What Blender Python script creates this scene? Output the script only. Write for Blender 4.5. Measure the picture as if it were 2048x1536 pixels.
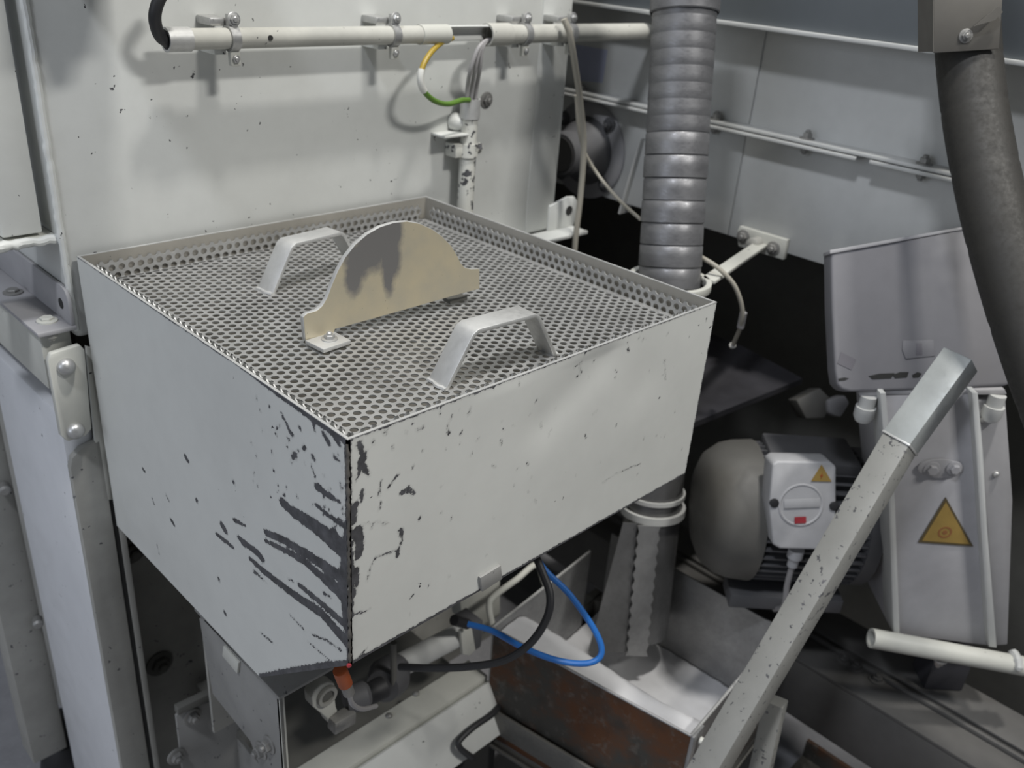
import bpy, bmesh, math, random
import numpy as np
from mathutils import Vector, Matrix

# ------------------------------------------------------------------ camera, world, lights, exposure
for o in list(bpy.data.objects):
    bpy.data.objects.remove(o, do_unlink=True)
SC = bpy.context.scene
COL = SC.collection
CAM_C = np.array([-0.38749594, -0.54969033, 0.39308726])
CAM_R = np.array([[0.70849502, -0.70204613, 0.07187523],
                  [-0.26824046, -0.36209978, -0.89270981],
                  [0.65274947, 0.61320061, -0.44486306]])
CAM_F = 1801.69
cam_d = bpy.data.cameras.new('camera')
cam = bpy.data.objects.new('camera', cam_d)
COL.objects.link(cam)
m = Matrix.Identity(4)
for i in range(3):
    m[i][0] = CAM_R[0][i]; m[i][1] = -CAM_R[1][i]; m[i][2] = -CAM_R[2][i]; m[i][3] = CAM_C[i]
cam.matrix_world = m
cam_d.sensor_width = 36
cam_d.lens = CAM_F / 2048 * 36
cam_d.clip_start = 0.02
cam_d.dof.use_dof = True
cam_d.dof.focus_distance = 0.92
cam_d.dof.aperture_fstop = 6.0
SC.camera = cam

w = bpy.data.worlds.new('hall_light'); SC.world = w
w.use_nodes = True
bgn = w.node_tree.nodes['Background']
bgn.inputs[0].default_value = (0.86, 0.92, 1.0, 1)
bgn.inputs[1].default_value = 0.11


def area(name, loc, target, sx, sy, power, col):
    l = bpy.data.lights.new(name, 'AREA')
    l.shape = 'RECTANGLE'; l.size = sx; l.size_y = sy; l.energy = power; l.color = col
    o = bpy.data.objects.new(name, l); COL.objects.link(o)
    o.location = loc
    d = Vector(target) - Vector(loc)
    o.rotation_euler = d.to_track_quat('-Z', 'Y').to_euler()
    return o


area('hall_lamp_overhead', (0.40, -0.45, 3.4), (0.45, 0.35, 0), 0.34, 0.16, 82, (1.0, 0.975, 0.93))
area('hall_lamp_front', (0.85, -2.6, 3.1), (0.4, 0.3, 0), 0.7, 0.25, 84, (1.0, 0.985, 0.95))
area('hall_lamp_left', (-1.7, -0.4, 3.3), (0.3, 0.3, 0), 0.45, 0.28, 53, (0.88, 0.92, 1.0))
area('hall_window', (-4.2, 0.4, 1.0), (0.0, 0.3, -0.5), 2.6, 2.2, 38, (0.80, 0.87, 1.0))

vs = SC.view_settings
vs.view_transform = 'Standard'
try:
    vs.look = 'None'
except Exception:
    pass
vs.gamma = 1.0
vs.use_curve_mapping = False
vs.exposure = 0.08


# ------------------------------------------------------------------ geometry helpers
def A(*p):
    return np.array(p, float)


def ray(x, y):
    return CAM_R.T @ A((x - 1024) / CAM_F, (y - 768) / CAM_F, 1.0)


def at(x, y, ax, val):
    """photo point -> place on the world plane  ax = val"""
    v = ray(x, y); i = 'xyz'.index(ax)
    return CAM_C + v * ((val - CAM_C[i]) / v[i])


def dp(x, y, d):
    """photo point -> place at distance d along the view axis"""
    return CAM_C + ray(x, y) * d


def pl(x, y, o, n):
    """photo point -> place on the plane through o with normal n"""
    v = ray(x, y)
    return CAM_C + v * (np.dot(o - CAM_C, n) / np.dot(v, n))


def unit(v):
    v = np.asarray(v, float)
    return v / np.linalg.norm(v)


def spline(pts, k=8):
    P = [np.asarray(p, float) for p in pts]
    P = [2 * P[0] - P[1]] + P + [2 * P[-1] - P[-2]]
    out = []
    for i in range(1, len(P) - 2):
        for j in range(k):
            t = j / k
            a, b, c, d = P[i - 1], P[i], P[i + 1], P[i + 2]
            out.append(0.5 * (2 * b + (c - a) * t + (2 * a - 5 * b + 4 * c - d) * t * t + (3 * b - a - 3 * c + d) * t ** 3))
    out.append(P[-2])
    return out


class MB:
    def __init__(s):
        s.v = []; s.f = []

    def add(s, vs, fs):
        b = len(s.v)
        s.v.extend([tuple(map(float, p)) for p in vs])
        s.f.extend([tuple(b + i for i in q) for q in fs])
        return s

    def frame_box(s, o, ex, ey, ez):
        """box with corner-centre o and half-extent vectors"""
        o, ex, ey, ez = map(np.asarray, (o, ex, ey, ez))
        vs = [o + sx * ex + sy * ey + sz * ez for sx in (-1, 1) for sy in (-1, 1) for sz in (-1, 1)]
        fs = [(0, 1, 3, 2), (4, 6, 7, 5), (0, 4, 5, 1), (2, 3, 7, 6), (0, 2, 6, 4), (1, 5, 7, 3)]
        if np.dot(np.cross(ex, ey), ez) < 0:
            fs = [tuple(reversed(q)) for q in fs]
        return s.add(vs, fs)

    def box(s, x0, x1, y0, y1, z0, z1):
        return s.frame_box(A((x0 + x1) / 2, (y0 + y1) / 2, (z0 + z1) / 2), A((x1 - x0) / 2, 0, 0), A(0, (y1 - y0) / 2, 0), A(0, 0, (z1 - z0) / 2))

    def beam(s, p0, p1, wd, ht, up=(0, 0, 1)):
        p0, p1 = A(*p0), A(*p1)
        d = p1 - p0
        sd = unit(np.cross(d, up)); u = unit(np.cross(sd, d))
        return s.frame_box((p0 + p1) / 2, d / 2, sd * wd / 2, u * ht / 2)

    def prism(s, poly, vec):
        n = len(poly); vec = np.asarray(vec, float)
        P = [np.asarray(p, float) for p in poly]
        nr = sum((np.cross(P[i] - P[0], P[(i + 1) % n] - P[0]) for i in range(1, n)), np.zeros(3))
        if np.dot(nr, vec) > 0:
            P = P[::-1]
        vs = P + [p + vec for p in P]
        fs = [tuple(range(n)), tuple(range(2 * n - 1, n - 1, -1))]
        fs += [(i, n + i, n + (i + 1) % n, (i + 1) % n) for i in range(n)]
        return s.add(vs, fs)

    def tube(s, path, r, n=12, caps=True):
        P = [np.asarray(p, float) for p in path]
        R = r if hasattr(r, '__len__') else [r] * len(P)
        T = [unit(P[min(i + 1, len(P) - 1)] - P[max(i - 1, 0)]) for i in range(len(P))]
        ref = A(0, 0, 1) if abs(T[0][2]) < 0.9 else A(1, 0, 0)
        a = unit(np.cross(T[0], ref))
        vs = []; fs = []
        for i, p in enumerate(P):
            a = unit(a - T[i] * np.dot(a, T[i])); b = np.cross(T[i], a)
            for k in range(n):
                t = 2 * math.pi * k / n
                vs.append(p + R[i] * (math.cos(t) * a + math.sin(t) * b))
        for i in range(len(P) - 1):
            for k in range(n):
                k2 = (k + 1) % n
                fs.append((i * n + k, i * n + k2, (i + 1) * n + k2, (i + 1) * n + k))
        if caps:
            fs.append(tuple(range(n - 1, -1, -1)))
            fs.append(tuple(range((len(P) - 1) * n, len(P) * n)))
        return s.add(vs, fs)

    def lathe(s, o, axis, prof, n=24, ph=0.0, closed=False):
        """prof: list of (radius, height along axis)"""
        o = np.asarray(o, float); ax = unit(axis)
        ref = A(0, 0, 1) if abs(ax[2]) < 0.9 else A(1, 0, 0)
        a = unit(np.cross(ref, ax)); b = np.cross(ax, a)
        vs = []; fs = []
        for r, h in prof:
            for k in range(n):
                t = 2 * math.pi * k / n + ph
                vs.append(o + ax * h + r * (math.cos(t) * a + math.sin(t) * b))
        m_ = len(prof)
        for i in range(m_ if closed else m_ - 1):
            for k in range(n):
                k2 = (k + 1) % n; j = (i + 1) % m_
                fs.append((i * n + k, i * n + k2, j * n + k2, j * n + k))
        if not closed:
            fs.append(tuple(range(n - 1, -1, -1)))
            fs.append(tuple(range((m_ - 1) * n, m_ * n)))
        return s.add(vs, fs)

    def pipe(s, p0, p1, ro, ri, n=24):
        """hollow straight pipe"""
        p0, p1 = A(*p0), A(*p1); L = np.linalg.norm(p1 - p0)
        return s.lathe(p0, p1 - p0, [(ri, 0), (ro, 0), (ro, L), (ri, L)], n, closed=True)

    def bolt(s, p, n, r=0.008, h=0.006, washer=True, stub=True):
        p = np.asarray(p, float); n = unit(n)
        if washer:
            s.lathe(p, n, [(r * 1.5, -0.001), (r * 1.5, r * 0.22), (r * 1.3, r * 0.3)], 16)
        s.lathe(p, n, [(r, -0.001), (r, h * 0.85), (r * 0.86, h)], 6)
        if stub:
            s.lathe(p, n, [(r * 0.55, 0), (r * 0.55, h * 1.35), (r * 0.4, h * 1.5)], 10)
        return s

    def dome(s, p, n, r=0.012, h=0.008):
        prof = [(r, -0.001), (r, 0.001)] + [(r * math.cos(t), 0.001 + h * math.sin(t)) for t in (0.35, 0.7, 1.0, 1.25, 1.45)]
        return s.lathe(p, n, prof, 20)


def smooth_mesh(me, ang):
    me.polygons.foreach_set('use_smooth', [True] * len(me.polygons))
    me.set_sharp_from_angle(angle=math.radians(ang))


def build(name, mb, mat, parent=None, bevel=0.0, seg=2, ang=35, base=None):
    """link mb as one mesh object; vertices are given in world space"""
    if base is None:
        base = A(*parent['base_']) if parent is not None else A(0, 0, 0)
    me = bpy.data.meshes.new(name)
    me.from_pydata([tuple(np.asarray(p) - base) for p in mb.v], [], mb.f)
    if bevel > 0:
        bm = bmesh.new(); bm.from_mesh(me)
        bmesh.ops.recalc_face_normals(bm, faces=bm.faces)
        ed = [e for e in bm.edges if e.is_manifold and e.calc_face_angle(0) > 0.6]
        bmesh.ops.bevel(bm, geom=ed, offset=bevel, segments=seg, affect='EDGES', profile=0.5, clamp_overlap=True)
        bm.to_mesh(me); bm.free()
    smooth_mesh(me, ang)
    me.materials.append(mat)
    o = bpy.data.objects.new(name, me); COL.objects.link(o)
    if parent is not None:
        o.parent = parent
        o['base_'] = parent['base_']
    else:
        o.location = base; o['base_'] = list(map(float, base))
    return o


def thing(name, label, cat, base, group=None, kind=None):
    o = bpy.data.objects.new(name, None); COL.objects.link(o)
    o.location = tuple(base); o.empty_display_size = 0.03
    o['base_'] = list(map(float, base))
    o['label'] = label; o['category'] = cat
    if group: o['group'] = group
    o['kind'] = kind or 'thing'
    return o


def tag(o, label, cat, group=None, kind=None):
    o['label'] = label; o['category'] = cat
    if group: o['group'] = group
    o['kind'] = kind or 'thing'
    return o


# ------------------------------------------------------------------ materials
class NT:
    def __init__(s, name):
        s.m = bpy.data.materials.new(name); s.m.use_nodes = True
        s.t = s.m.node_tree; s.N = s.t.nodes; s.L = s.t.links
        s.b = s.N['Principled BSDF']
        s.tc = s.N.new('ShaderNodeTexCoord').outputs['Object']

    def n(s, t, **kw):
        q = s.N.new(t)
        for k, v in kw.items():
            setattr(q, k, v)
        return q

    def put(s, sock, v):
        if hasattr(v, 'is_output') or hasattr(v, 'links') and not isinstance(v, (tuple, list)):
            s.L.new(v, sock)
        else:
            sock.default_value = v

    def noise(s, scale, detail=4, rough=0.55, vec=None, dist=0.0):
        q = s.n('ShaderNodeTexNoise')
        s.L.new(vec if vec is not None else s.tc, q.inputs['Vector'])
        q.inputs['Scale'].default_value = scale; q.inputs['Detail'].default_value = detail
        q.inputs['Roughness'].default_value = rough; q.inputs['Distortion'].default_value = dist
        return q.outputs[0]

    def scaled(s, sx, sy, sz):
        q = s.n('ShaderNodeMapping')
        s.L.new(s.tc, q.inputs['Vector']); q.inputs['Scale'].default_value = (sx, sy, sz)
        return q.outputs[0]

    def ramp(s, v, a, b, lo=0.0, hi=1.0):
        q = s.n('ShaderNodeMapRange'); s.L.new(v, q.inputs['Value'])
        q.inputs['From Min'].default_value = a; q.inputs['From Max'].default_value = b
        q.inputs['To Min'].default_value = lo; q.inputs['To Max'].default_value = hi
        return q.outputs[0]

    def math(s, op, a, b=0.0, c=None):
        q = s.n('ShaderNodeMath', operation=op)
        s.put(q.inputs[0], a); s.put(q.inputs[1], b)
        if c is not None: s.put(q.inputs[2], c)
        return q.outputs[0]

    def mix(s, f, a, b):
        q = s.n('ShaderNodeMix', data_type='RGBA')
        s.put(q.inputs['Factor'], f)
        s.put(q.inputs[6], a if not isinstance(a, tuple) else (*a, 1)); s.put(q.inputs[7], b if not isinstance(b, tuple) else (*b, 1))
        return q.outputs[2]

    def col(s, c):
        s.put(s.b.inputs['Base Color'], c if not isinstance(c, tuple) else (*c, 1))
        return s

    def rough(s, r):
        s.put(s.b.inputs['Roughness'], r); return s

    def metal(s, r):
        s.put(s.b.inputs['Metallic'], r); return s

    def bump(s, h, st=0.2, d=0.001):
        q = s.n('ShaderNodeBump'); s.L.new(h, q.inputs['Height'])
        q.inputs['Strength'].default_value = st; q.inputs['Distance'].default_value = d
        s.L.new(q.outputs[0], s.b.inputs['Normal']); return s


def paint(name, c, dirt=0.35, chips=0.5, rough=0.5, chipcol=(0.045, 0.045, 0.048), dcol=None, scale=1.0, wear=False):
    """worn machine paint: tone drift, grime, dark chips through to steel"""
    q = NT(name)
    dc = dcol or tuple(x * 0.55 for x in c)
    big = q.ramp(q.noise(3.5 * scale, 4, 0.6), 0.42, 0.72)
    fine = q.ramp(q.noise(38 * scale, 5, 0.65), 0.35, 0.75)
    cc = q.mix(q.math('MULTIPLY', big, dirt), c, dc)
    cc = q.mix(q.math('MULTIPLY', fine, dirt * 0.35), cc, dc)
    sp = q.noise(85 * scale, 3, 0.6)
    reg = q.noise(6 * scale, 2, 0.5)
    sp = q.math('ADD', sp, q.math('MULTIPLY', q.math('SUBTRACT', reg, 0.5), 0.22))
    th = 0.80 - 0.13 * chips
    mask = q.ramp(sp, th, th + 0.012)
    if wear:
        at_ = q.n('ShaderNodeAttribute', attribute_name='wear')
        wv = q.math('ADD', at_.outputs['Fac'], q.math('MULTIPLY', q.math('SUBTRACT', q.noise(170, 5, 0.72), 0.52), 0.0075))
        wm = q.ramp(wv, 0.0, 0.0008)
        mask = q.math('MAXIMUM', mask, wm)
        thin = q.ramp(wv, -0.0018, 0.0003, 0, 0.20)
        cc = q.mix(thin, cc, (0.12, 0.115, 0.11))
    steel = q.mix(q.ramp(q.noise(60, 4, 0.6), 0.35, 0.7), chipcol, tuple(min(1, x * 2.3) for x in chipcol))
    cc = q.mix(mask, cc, steel)
    q.col(cc)
    q.rough(q.ramp(q.noise(22, 4), 0.3, 0.7, rough - 0.08, rough + 0.12))
    q.bump(q.math('SUBTRACT', q.math('MULTIPLY', q.noise(180, 3), 0.25), mask), 0.25, 0.0006)
    return q.m


def steel(name, c=(0.42, 0.42, 0.41), metal=0.75, rough=0.42, var=0.35, stretch=None, dark=(0.10, 0.10, 0.10)):
    q = NT(name)
    v = q.scaled(*stretch) if stretch else q.tc
    n1 = q.noise(18, 5, 0.62, v); n2 = q.noise(140, 4, 0.6, v)
    f = q.math('MULTIPLY', q.ramp(n1, 0.4, 0.75), var)
    cc = q.mix(f, c, dark)
    cc = q.mix(q.math('MULTIPLY', q.ramp(n2, 0.45, 0.8), var * 0.5), cc, tuple(x * 0.6 for x in c))
    q.col(cc).metal(metal)
    q.rough(q.ramp(n2, 0.3, 0.7, rough - 0.08, rough + 0.15)).bump(n2, 0.06, 0.0003)
    return q.m


def plain(name, c, rough=0.5, metal=0.0, var=0.15):
    q = NT(name)
    f = q.math('MULTIPLY', q.ramp(q.noise(25, 4, 0.6), 0.35, 0.75), var)
    q.col(q.mix(f, c, tuple(x * 0.45 for x in c))).rough(rough).metal(metal)
    return q.m


M = {}
M['hop'] = paint('hopper_paint', (0.64, 0.645, 0.61), 0.22, 0.35, 0.5, wear=True)
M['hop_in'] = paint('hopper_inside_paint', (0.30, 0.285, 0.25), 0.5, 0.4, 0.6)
M['wall'] = paint('housing_paint', (0.635, 0.645, 0.62), 0.26, 0.62, 0.5)
M['col'] = paint('column_paint', (0.66, 0.67, 0.69), 0.25, 0.5, 0.5)
M['pipe'] = paint('grimy_conduit_paint', (0.50, 0.495, 0.45), 0.6, 0.6, 0.5, scale=2.0)
M['white'] = paint('cream_machine_paint', (0.56, 0.56, 0.51), 0.4, 0.5, 0.5)
M['shop'] = paint('worn_shop_paint', (0.27, 0.267, 0.255), 0.6, 0.8, 0.6)
M['grime'] = paint('grimy_machine_paint', (0.37, 0.365, 0.335), 0.75, 0.8, 0.55)
M['hood'] = paint('hood_paint', (0.18, 0.178, 0.19), 0.35, 0.2, 0.6)
M['trunk'] = paint('trunk_paint', (0.46, 0.455, 0.47), 0.6, 0.3, 0.55)
M['dusty'] = paint('dusty_grey_paint', (0.36, 0.355, 0.365), 0.45, 0.3, 0.6)
M['frame'] = paint('frame_paint', (0.54, 0.545, 0.53), 0.35, 0.2, 0.55)
M['blue'] = paint('blue_grey_paint', (0.14, 0.155, 0.165), 0.25, 0.1, 0.5)
M['dark'] = paint('dark_grime_and_shade', (0.13, 0.128, 0.115), 0.6, 0.3, 0.7)  # grime, and painted-in shade on the background sheets and rear tab
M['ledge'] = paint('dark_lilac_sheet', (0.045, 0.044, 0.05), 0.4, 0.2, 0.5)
M['beam'] = paint('dusty_beam_paint', (0.105, 0.102, 0.097), 0.7, 0.4, 0.7)
M['mesh'] = steel('galvanised_mesh', (0.50, 0.50, 0.49), 0.75, 0.46, 0.35)
M['bar'] = steel('galvanised_bar', (0.58, 0.58, 0.565), 0.5, 0.4, 0.3)
M['galv'] = steel('galvanised_tube', (0.42, 0.44, 0.43), 0.2, 0.42, 0.3, dark=(0.16, 0.16, 0.15))
M['galv_worn'] = paint('worn_galvanised_tube', (0.24, 0.24, 0.225), 0.45, 1.3, 0.5, scale=1.3)
M['bolt'] = steel('zinc_bolt', (0.52, 0.52, 0.51), 0.7, 0.35, 0.3)
M['bolt_dull'] = steel('dull_bolt', (0.30, 0.295, 0.28), 0.5, 0.5, 0.5)
M['duct'] = steel('flexible_duct_steel', (0.20, 0.20, 0.205), 0.55, 0.42, 0.55, (1, 1, 2.5), (0.07, 0.07, 0.075))
M['duct_dark'] = steel('dark_duct', (0.032, 0.030, 0.026), 0.1, 0.6, 0.4, None, (0.02, 0.02, 0.02))
M['tan'] = paint('tan_grimy_plate', (0.115, 0.108, 0.095), 0.6, 0.3, 0.6)
M['lilac'] = paint('lilac_label', (0.135, 0.13, 0.145), 0.3, 0.0, 0.6)
M['chute'] = steel('chute_steel', (0.19, 0.19, 0.19), 0.6, 0.36, 0.6)
M['tin'] = steel('bin_sheet_steel', (0.33, 0.33, 0.33), 0.55, 0.42, 0.4)
M['angle'] = steel('stand_steel', (0.17, 0.165, 0.15), 0.4, 0.55, 0.6)
M['black'] = plain('black_rubber', (0.022, 0.022, 0.024), 0.55)
M['grey_cable'] = plain('grey_cable', (0.33, 0.32, 0.32), 0.5)
M['beige'] = plain('dusty_cable', (0.34, 0.32, 0.27), 0.6)
M['blue_hose'] = plain('blue_hose', (0.02, 0.13, 0.42), 0.35)
M['plastic'] = plain('white_plastic', (0.47, 0.47, 0.48), 0.5, var=0.3)
M['red'] = plain('red_mark', (0.35, 0.035, 0.045), 0.5)
M['orange'] = plain('orange_plastic', (0.36, 0.085, 0.025), 0.5, var=0.5)
M['yellow'] = plain('sign_yellow', (0.34, 0.225, 0.06), 0.6, var=0.4)
M['sign_red'] = plain('sign_red', (0.26, 0.11, 0.04), 0.6)
M['sign_ink'] = plain('sign_ink', (0.10, 0.075, 0.035), 0.6)
M['motor'] = paint('motor_paint', (0.125, 0.121, 0.11), 0.6, 0.3, 0.6)
M['motor_dark'] = paint('motor_dark_paint', (0.10, 0.10, 0.105), 0.5, 0.3, 0.6)
M['void'] = plain('near_black', (0.02, 0.02, 0.019), 0.8)  # near-black: painted-in shade of holes and gaps, also paint chips
M['powder'] = plain('grey_powder', (0.60, 0.60, 0.61), 0.9, var=0.12)
M['marker'] = plain('wire_marker', (0.62, 0.62, 0.58), 0.5)
M['sticker'] = plain('blue_white_sticker', (0.40, 0.42, 0.55), 0.5)


def mat_wire():
    q = NT('earth_wire')
    sp = q.n('ShaderNodeSeparateXYZ'); q.L.new(q.tc, sp.inputs[0])
    f = q.ramp(q.math('ADD', sp.outputs[2], q.math('MULTIPLY', q.noise(60, 2), 0.012)), 0.004, 0.010, 1, 0)
    q.col(q.mix(f, (0.36, 0.25, 0.03), (0.10, 0.20, 0.03))).rough(0.45); return q.m


M['wire'] = mat_wire()


def mat_rust():
    q = NT('rusty_bin_steel')
    n1 = q.noise(6, 6, 0.65, q.scaled(1, 1, 1.4)); n2 = q.noise(38, 5, 0.7)
    c = q.mix(q.ramp(n1, 0.44, 0.60), (0.060, 0.056, 0.048), (0.115, 0.046, 0.018))
    c = q.mix(q.ramp(n2, 0.54, 0.70, 0, 0.6), c, (0.17, 0.16, 0.14))
    c = q.mix(q.ramp(q.noise(13, 4), 0.58, 0.75, 0, 0.7), c, (0.03, 0.028, 0.025))
    q.col(c).rough(0.75).metal(0.15).bump(n2, 0.3, 0.001); return q.m


M['rust'] = mat_rust()


def mat_floor():
    q = NT('concrete_floor')
    c = q.mix(q.ramp(q.noise(5, 6, 0.7), 0.35, 0.7), (0.30, 0.30, 0.315), (0.20, 0.20, 0.21))
    c = q.mix(q.ramp(q.noise(120, 4, 0.7), 0.55, 0.7, 0, 0.5), c, (0.36, 0.36, 0.37))
    q.col(c).rough(0.8).bump(q.noise(90, 5), 0.2, 0.001); return q.m


M['floor'] = mat_floor()

FLOOR = -1.2
W_, D_ = 0.56, 0.5672       # hopper rim: x 0..W_, y 0..D_, z 0
YW = 0.577                  # plane of the housing's front panel
RW = 1.10                   # plane of the side wall of the right-hand machine

# ------------------------------------------------------------------ setting
o = build('floor', MB().box(-4, 5, -4, 5, FLOOR - 0.05, FLOOR), M['floor'])
tag(o, 'grey concrete workshop floor', 'floor', kind='structure')

# ------------------------------------------------------------------ machine housing behind the hopper
hs = thing('machine_housing', 'large off-white painted machine housing standing behind the perforated-top hopper', 'machine', (0.44, 0.9, FLOOR))
hb = build('body', MB().box(-0.012, 0.893, YW, 1.45, -0.112, 0.95), M['wall'], hs, bevel=0.008, seg=3)
seam_x = at(1064, 280, 'y', YW)[0]
build('overlap_plate', MB().box(seam_x, 0.882, YW - 0.0014, YW + 0.001, -0.105, 0.94), M['wall'], hs, bevel=0.0004)
build('lower_body', MB().box(0.014, 0.90, 0.66, 1.40, FLOOR + 0.002, -0.112), M['grime'], hs)
# bottom ledge with the bolt tab at the right end
lg = build('ledge', MB().box(0.60, 0.945, YW - 0.045, YW, -0.118, -0.111), M['wall'], hs, bevel=0.0015)
tabp = [A(x, YW - 0.006, z) for x, z in ((0.872, -0.111), (0.945, -0.111), (0.95, -0.10), (0.95, -0.062), (0.94, -0.052), (0.92, -0.05), (0.872, -0.062))]
tb = build('bolt_tab', MB().prism(tabp, A(0, 0.006, 0)), M['wall'], hs, bevel=0.0015)
build('hole', MB().lathe(A(0.927, YW - 0.0065, -0.078), A(0, -1, 0), [(0.0095, 0), (0.0095, 0.0006)], 18), M['void'], tb)
random.seed(3)
wpth = [A(-0.0105 + random.uniform(-.0006, .0006), YW + 0.001, -0.10 + k * 0.006) for k in range(90)]
wb = MB().tube(wpth, [0.0048 + random.uniform(-.0006, .0006) for _ in wpth], 10)
build('weld_bead', wb, M['wall'], hs)
# small shelf bracket on the panel
sx0 = at(862, 262, 'y', YW)[0]; sx1 = at(918, 262, 'y', YW)[0]; sz = at(890, 268, 'y', YW - 0.02)[2]
build('shelf_bracket', MB().box(sx0, sx1, YW - 0.034, YW, sz - 0.004, sz), M['wall'], hs, bevel=0.001)
sb = MB(); sb.dome(at(910, 243, 'y', YW - 0.002), A(0, -1, 0), 0.015, 0.02)
build('weld_lump', sb, M['wall'], hs)
jb = build('shadow_box', MB().box(0.010, 0.092, YW - 0.15, YW, 0.362, 0.60), M['wall'], hs, bevel=0.003)  # unseen box above the frame, added to cast a shadow on the panel
build('shadow_lug', MB().lathe(A(0.047, YW - 0.125, 0.364), A(0, 0, -1), [(0.02, 0), (0.02, 0.03), (0.016, 0.04), (0.008, 0.045)], 18), M['wall'], jb)  # unseen lug, added for the rounded tip of that shadow
# members on the left flank of the housing
post = MB().box(-0.072, -0.026, 0.592, 0.64, 0.028, 0.95)
build('corner_post', post, M['wall'], hs, bevel=0.003)
build('post_foot', MB().box(-0.16, -0.012, 0.586, 0.66, 0.014, 0.024), M['white'], hs, bevel=0.002)
fpth = [A(-0.012 - i * 0.006, 0.586, 0.020 + random.uniform(-.001, .001)) for i in range(14)]
ft = MB().tube(fpth, [0.006 + random.uniform(-.0012, .0015) for _ in fpth], 10)
build('foot_weld', ft, M['wall'], hs)

an = thing('angle_iron', 'scuffed grey angle iron bolted along the housing flank beside the hopper rim', 'angle iron', (-0.03, 0.60, -0.1))
vl = [A(-0.0185, y, z) for y, z in ((0.568, -0.089), (0.568, -0.052), (0.574, -0.043), (0.585, -0.040), (1.4, -0.040), (1.4, -0.089))]
leg_v = build('upright_leg', MB().prism(vl, A(0.005, 0, 0)), M['dusty'], an, bevel=0.0012)
build('slot', MB().lathe(A(-0.0187, 0.592, -0.066), A(-1, 0, 0), [(0.007, 0), (0.007, 0.0006)], 16), M['void'], leg_v)
leg_h = build('flat_leg', MB().box(-0.060, -0.0125, 0.566, 1.4, -0.095, -0.089), M['dusty'], an, bevel=0.0015)
for i, yy in enumerate((0.600, 0.72)):
    build('bolt', MB().bolt(A(-0.036, yy, -0.089), A(0, 0, 1), 0.0085, 0.006, True, False), M['white'] if i == 0 else M['bolt_dull'], an)
build('nut', MB().bolt(A(-0.041, 0.578, -0.095), A(0, 0, -1), 0.008, 0.008, False), M['grime'], an)

ch = thing('channel_rail', 'pale green-grey horizontal channel running back along the housing flank under the angle iron', 'channel', (-0.03, 0.6, -0.17))
build('web', MB().box(-0.052, -0.014, 0.588, 1.4, -0.178, -0.097), M['white'], ch, bevel=0.003)
build('recess_plate', MB().box(-0.020, -0.012, 0.59, 1.4, -0.30, -0.178), M['dusty'], ch)  # darker than the channel: its shadow band is put into the colour

br = thing('dome_bolt_bracket', 'cream bracket plate with two round dome-headed bolts beside the hopper', 'bracket', (-0.03, 0.56, -0.26))
pp = [at(x, y, 'y', 0.562) for x, y in ((96, 722), (102, 708), (160, 690), (170, 700), (184, 858), (172, 872), (136, 884), (122, 872))]
build('plate', MB().prism(pp, A(0, 0.010, 0)), M['white'], br, bevel=0.002)
for x, y in ((132, 733), (151, 861)):
    build('dome_bolt', MB().dome(at(x, y, 'y', 0.5615), A(0, -1, 0), 0.0115, 0.010), M['bolt'], br)
pp = [at(x, y, 'y', 0.572) for x, y in ((172, 692), (196, 700), (222, 905), (226, 1000), (208, 1000), (190, 880))]
build('backing_strip', MB().prism(pp, A(0, 0.006, 0)), M['white'], br, bevel=0.001)

cl = thing('support_column', 'tall painted support column at the left, pale bluish side and grey front edge', 'column', (-0.03, 0.7, FLOOR))
fp = [A(x, 0.572, z) for x, z in ((-0.047, FLOOR), (-0.003, FLOOR), (-0.003, -0.262), (-0.030, -0.268), (-0.043, -0.278), (-0.047, -0.292))]
build('front_edge', MB().prism(fp, A(0, 0.012, 0)), M['grime'], cl, bevel=0.002)
build('side_panel', MB().box(-0.047, -0.006, 0.584, 0.855, FLOOR + 0.004, -0.215), M['col'], cl, bevel=0.006)
build('gap_strip', MB().box(-0.003, 0.004, 0.574, 0.62, FLOOR + 0.004, -0.258), M['void'], cl)  # black strip put in for the shade inside the slot
build('inner_strip', MB().box(0.004, 0.013, 0.572, 0.70, FLOOR + 0.004, -0.29), M['grime'], cl, bevel=0.001)

bp = thing('rear_post', 'narrow grey-green rear post with two protruding pins beyond the left column', 'post', (-0.08, 0.9, FLOOR))
build('strip', MB().box(-0.108, -0.047, 0.872, 0.93, -1.075, -0.20), M['grime'], bp, bevel=0.002)
for x, y in ((8, 972), (74, 1238)):
    q = at(x, y, 'y', 0.871)
    build('pin', MB().lathe(q, A(-0.25, -1, 0), [(0.009, 0), (0.009, 0.016), (0.006, 0.02)], 14), M['bolt_dull'], bp)
ff = thing('levelling_foot', 'black rubber machine foot on the floor at the lower left corner', 'machine foot', (-0.09, 0.80, FLOOR))
fq = at(140, 1520, 'z', FLOOR + 0.02)
build('pad', MB().lathe(A(fq[0], fq[1], FLOOR), A(0, 0, 1), [(0.052, 0), (0.055, 0.02), (0.048, 0.06), (0.034, 0.085)], 24), M['black'], ff)
build('stem', MB().lathe(A(fq[0], fq[1], FLOOR + 0.03), A(0, 0, 1), [(0.016, 0), (0.016, 0.12)], 12), M['black'], ff)

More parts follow.
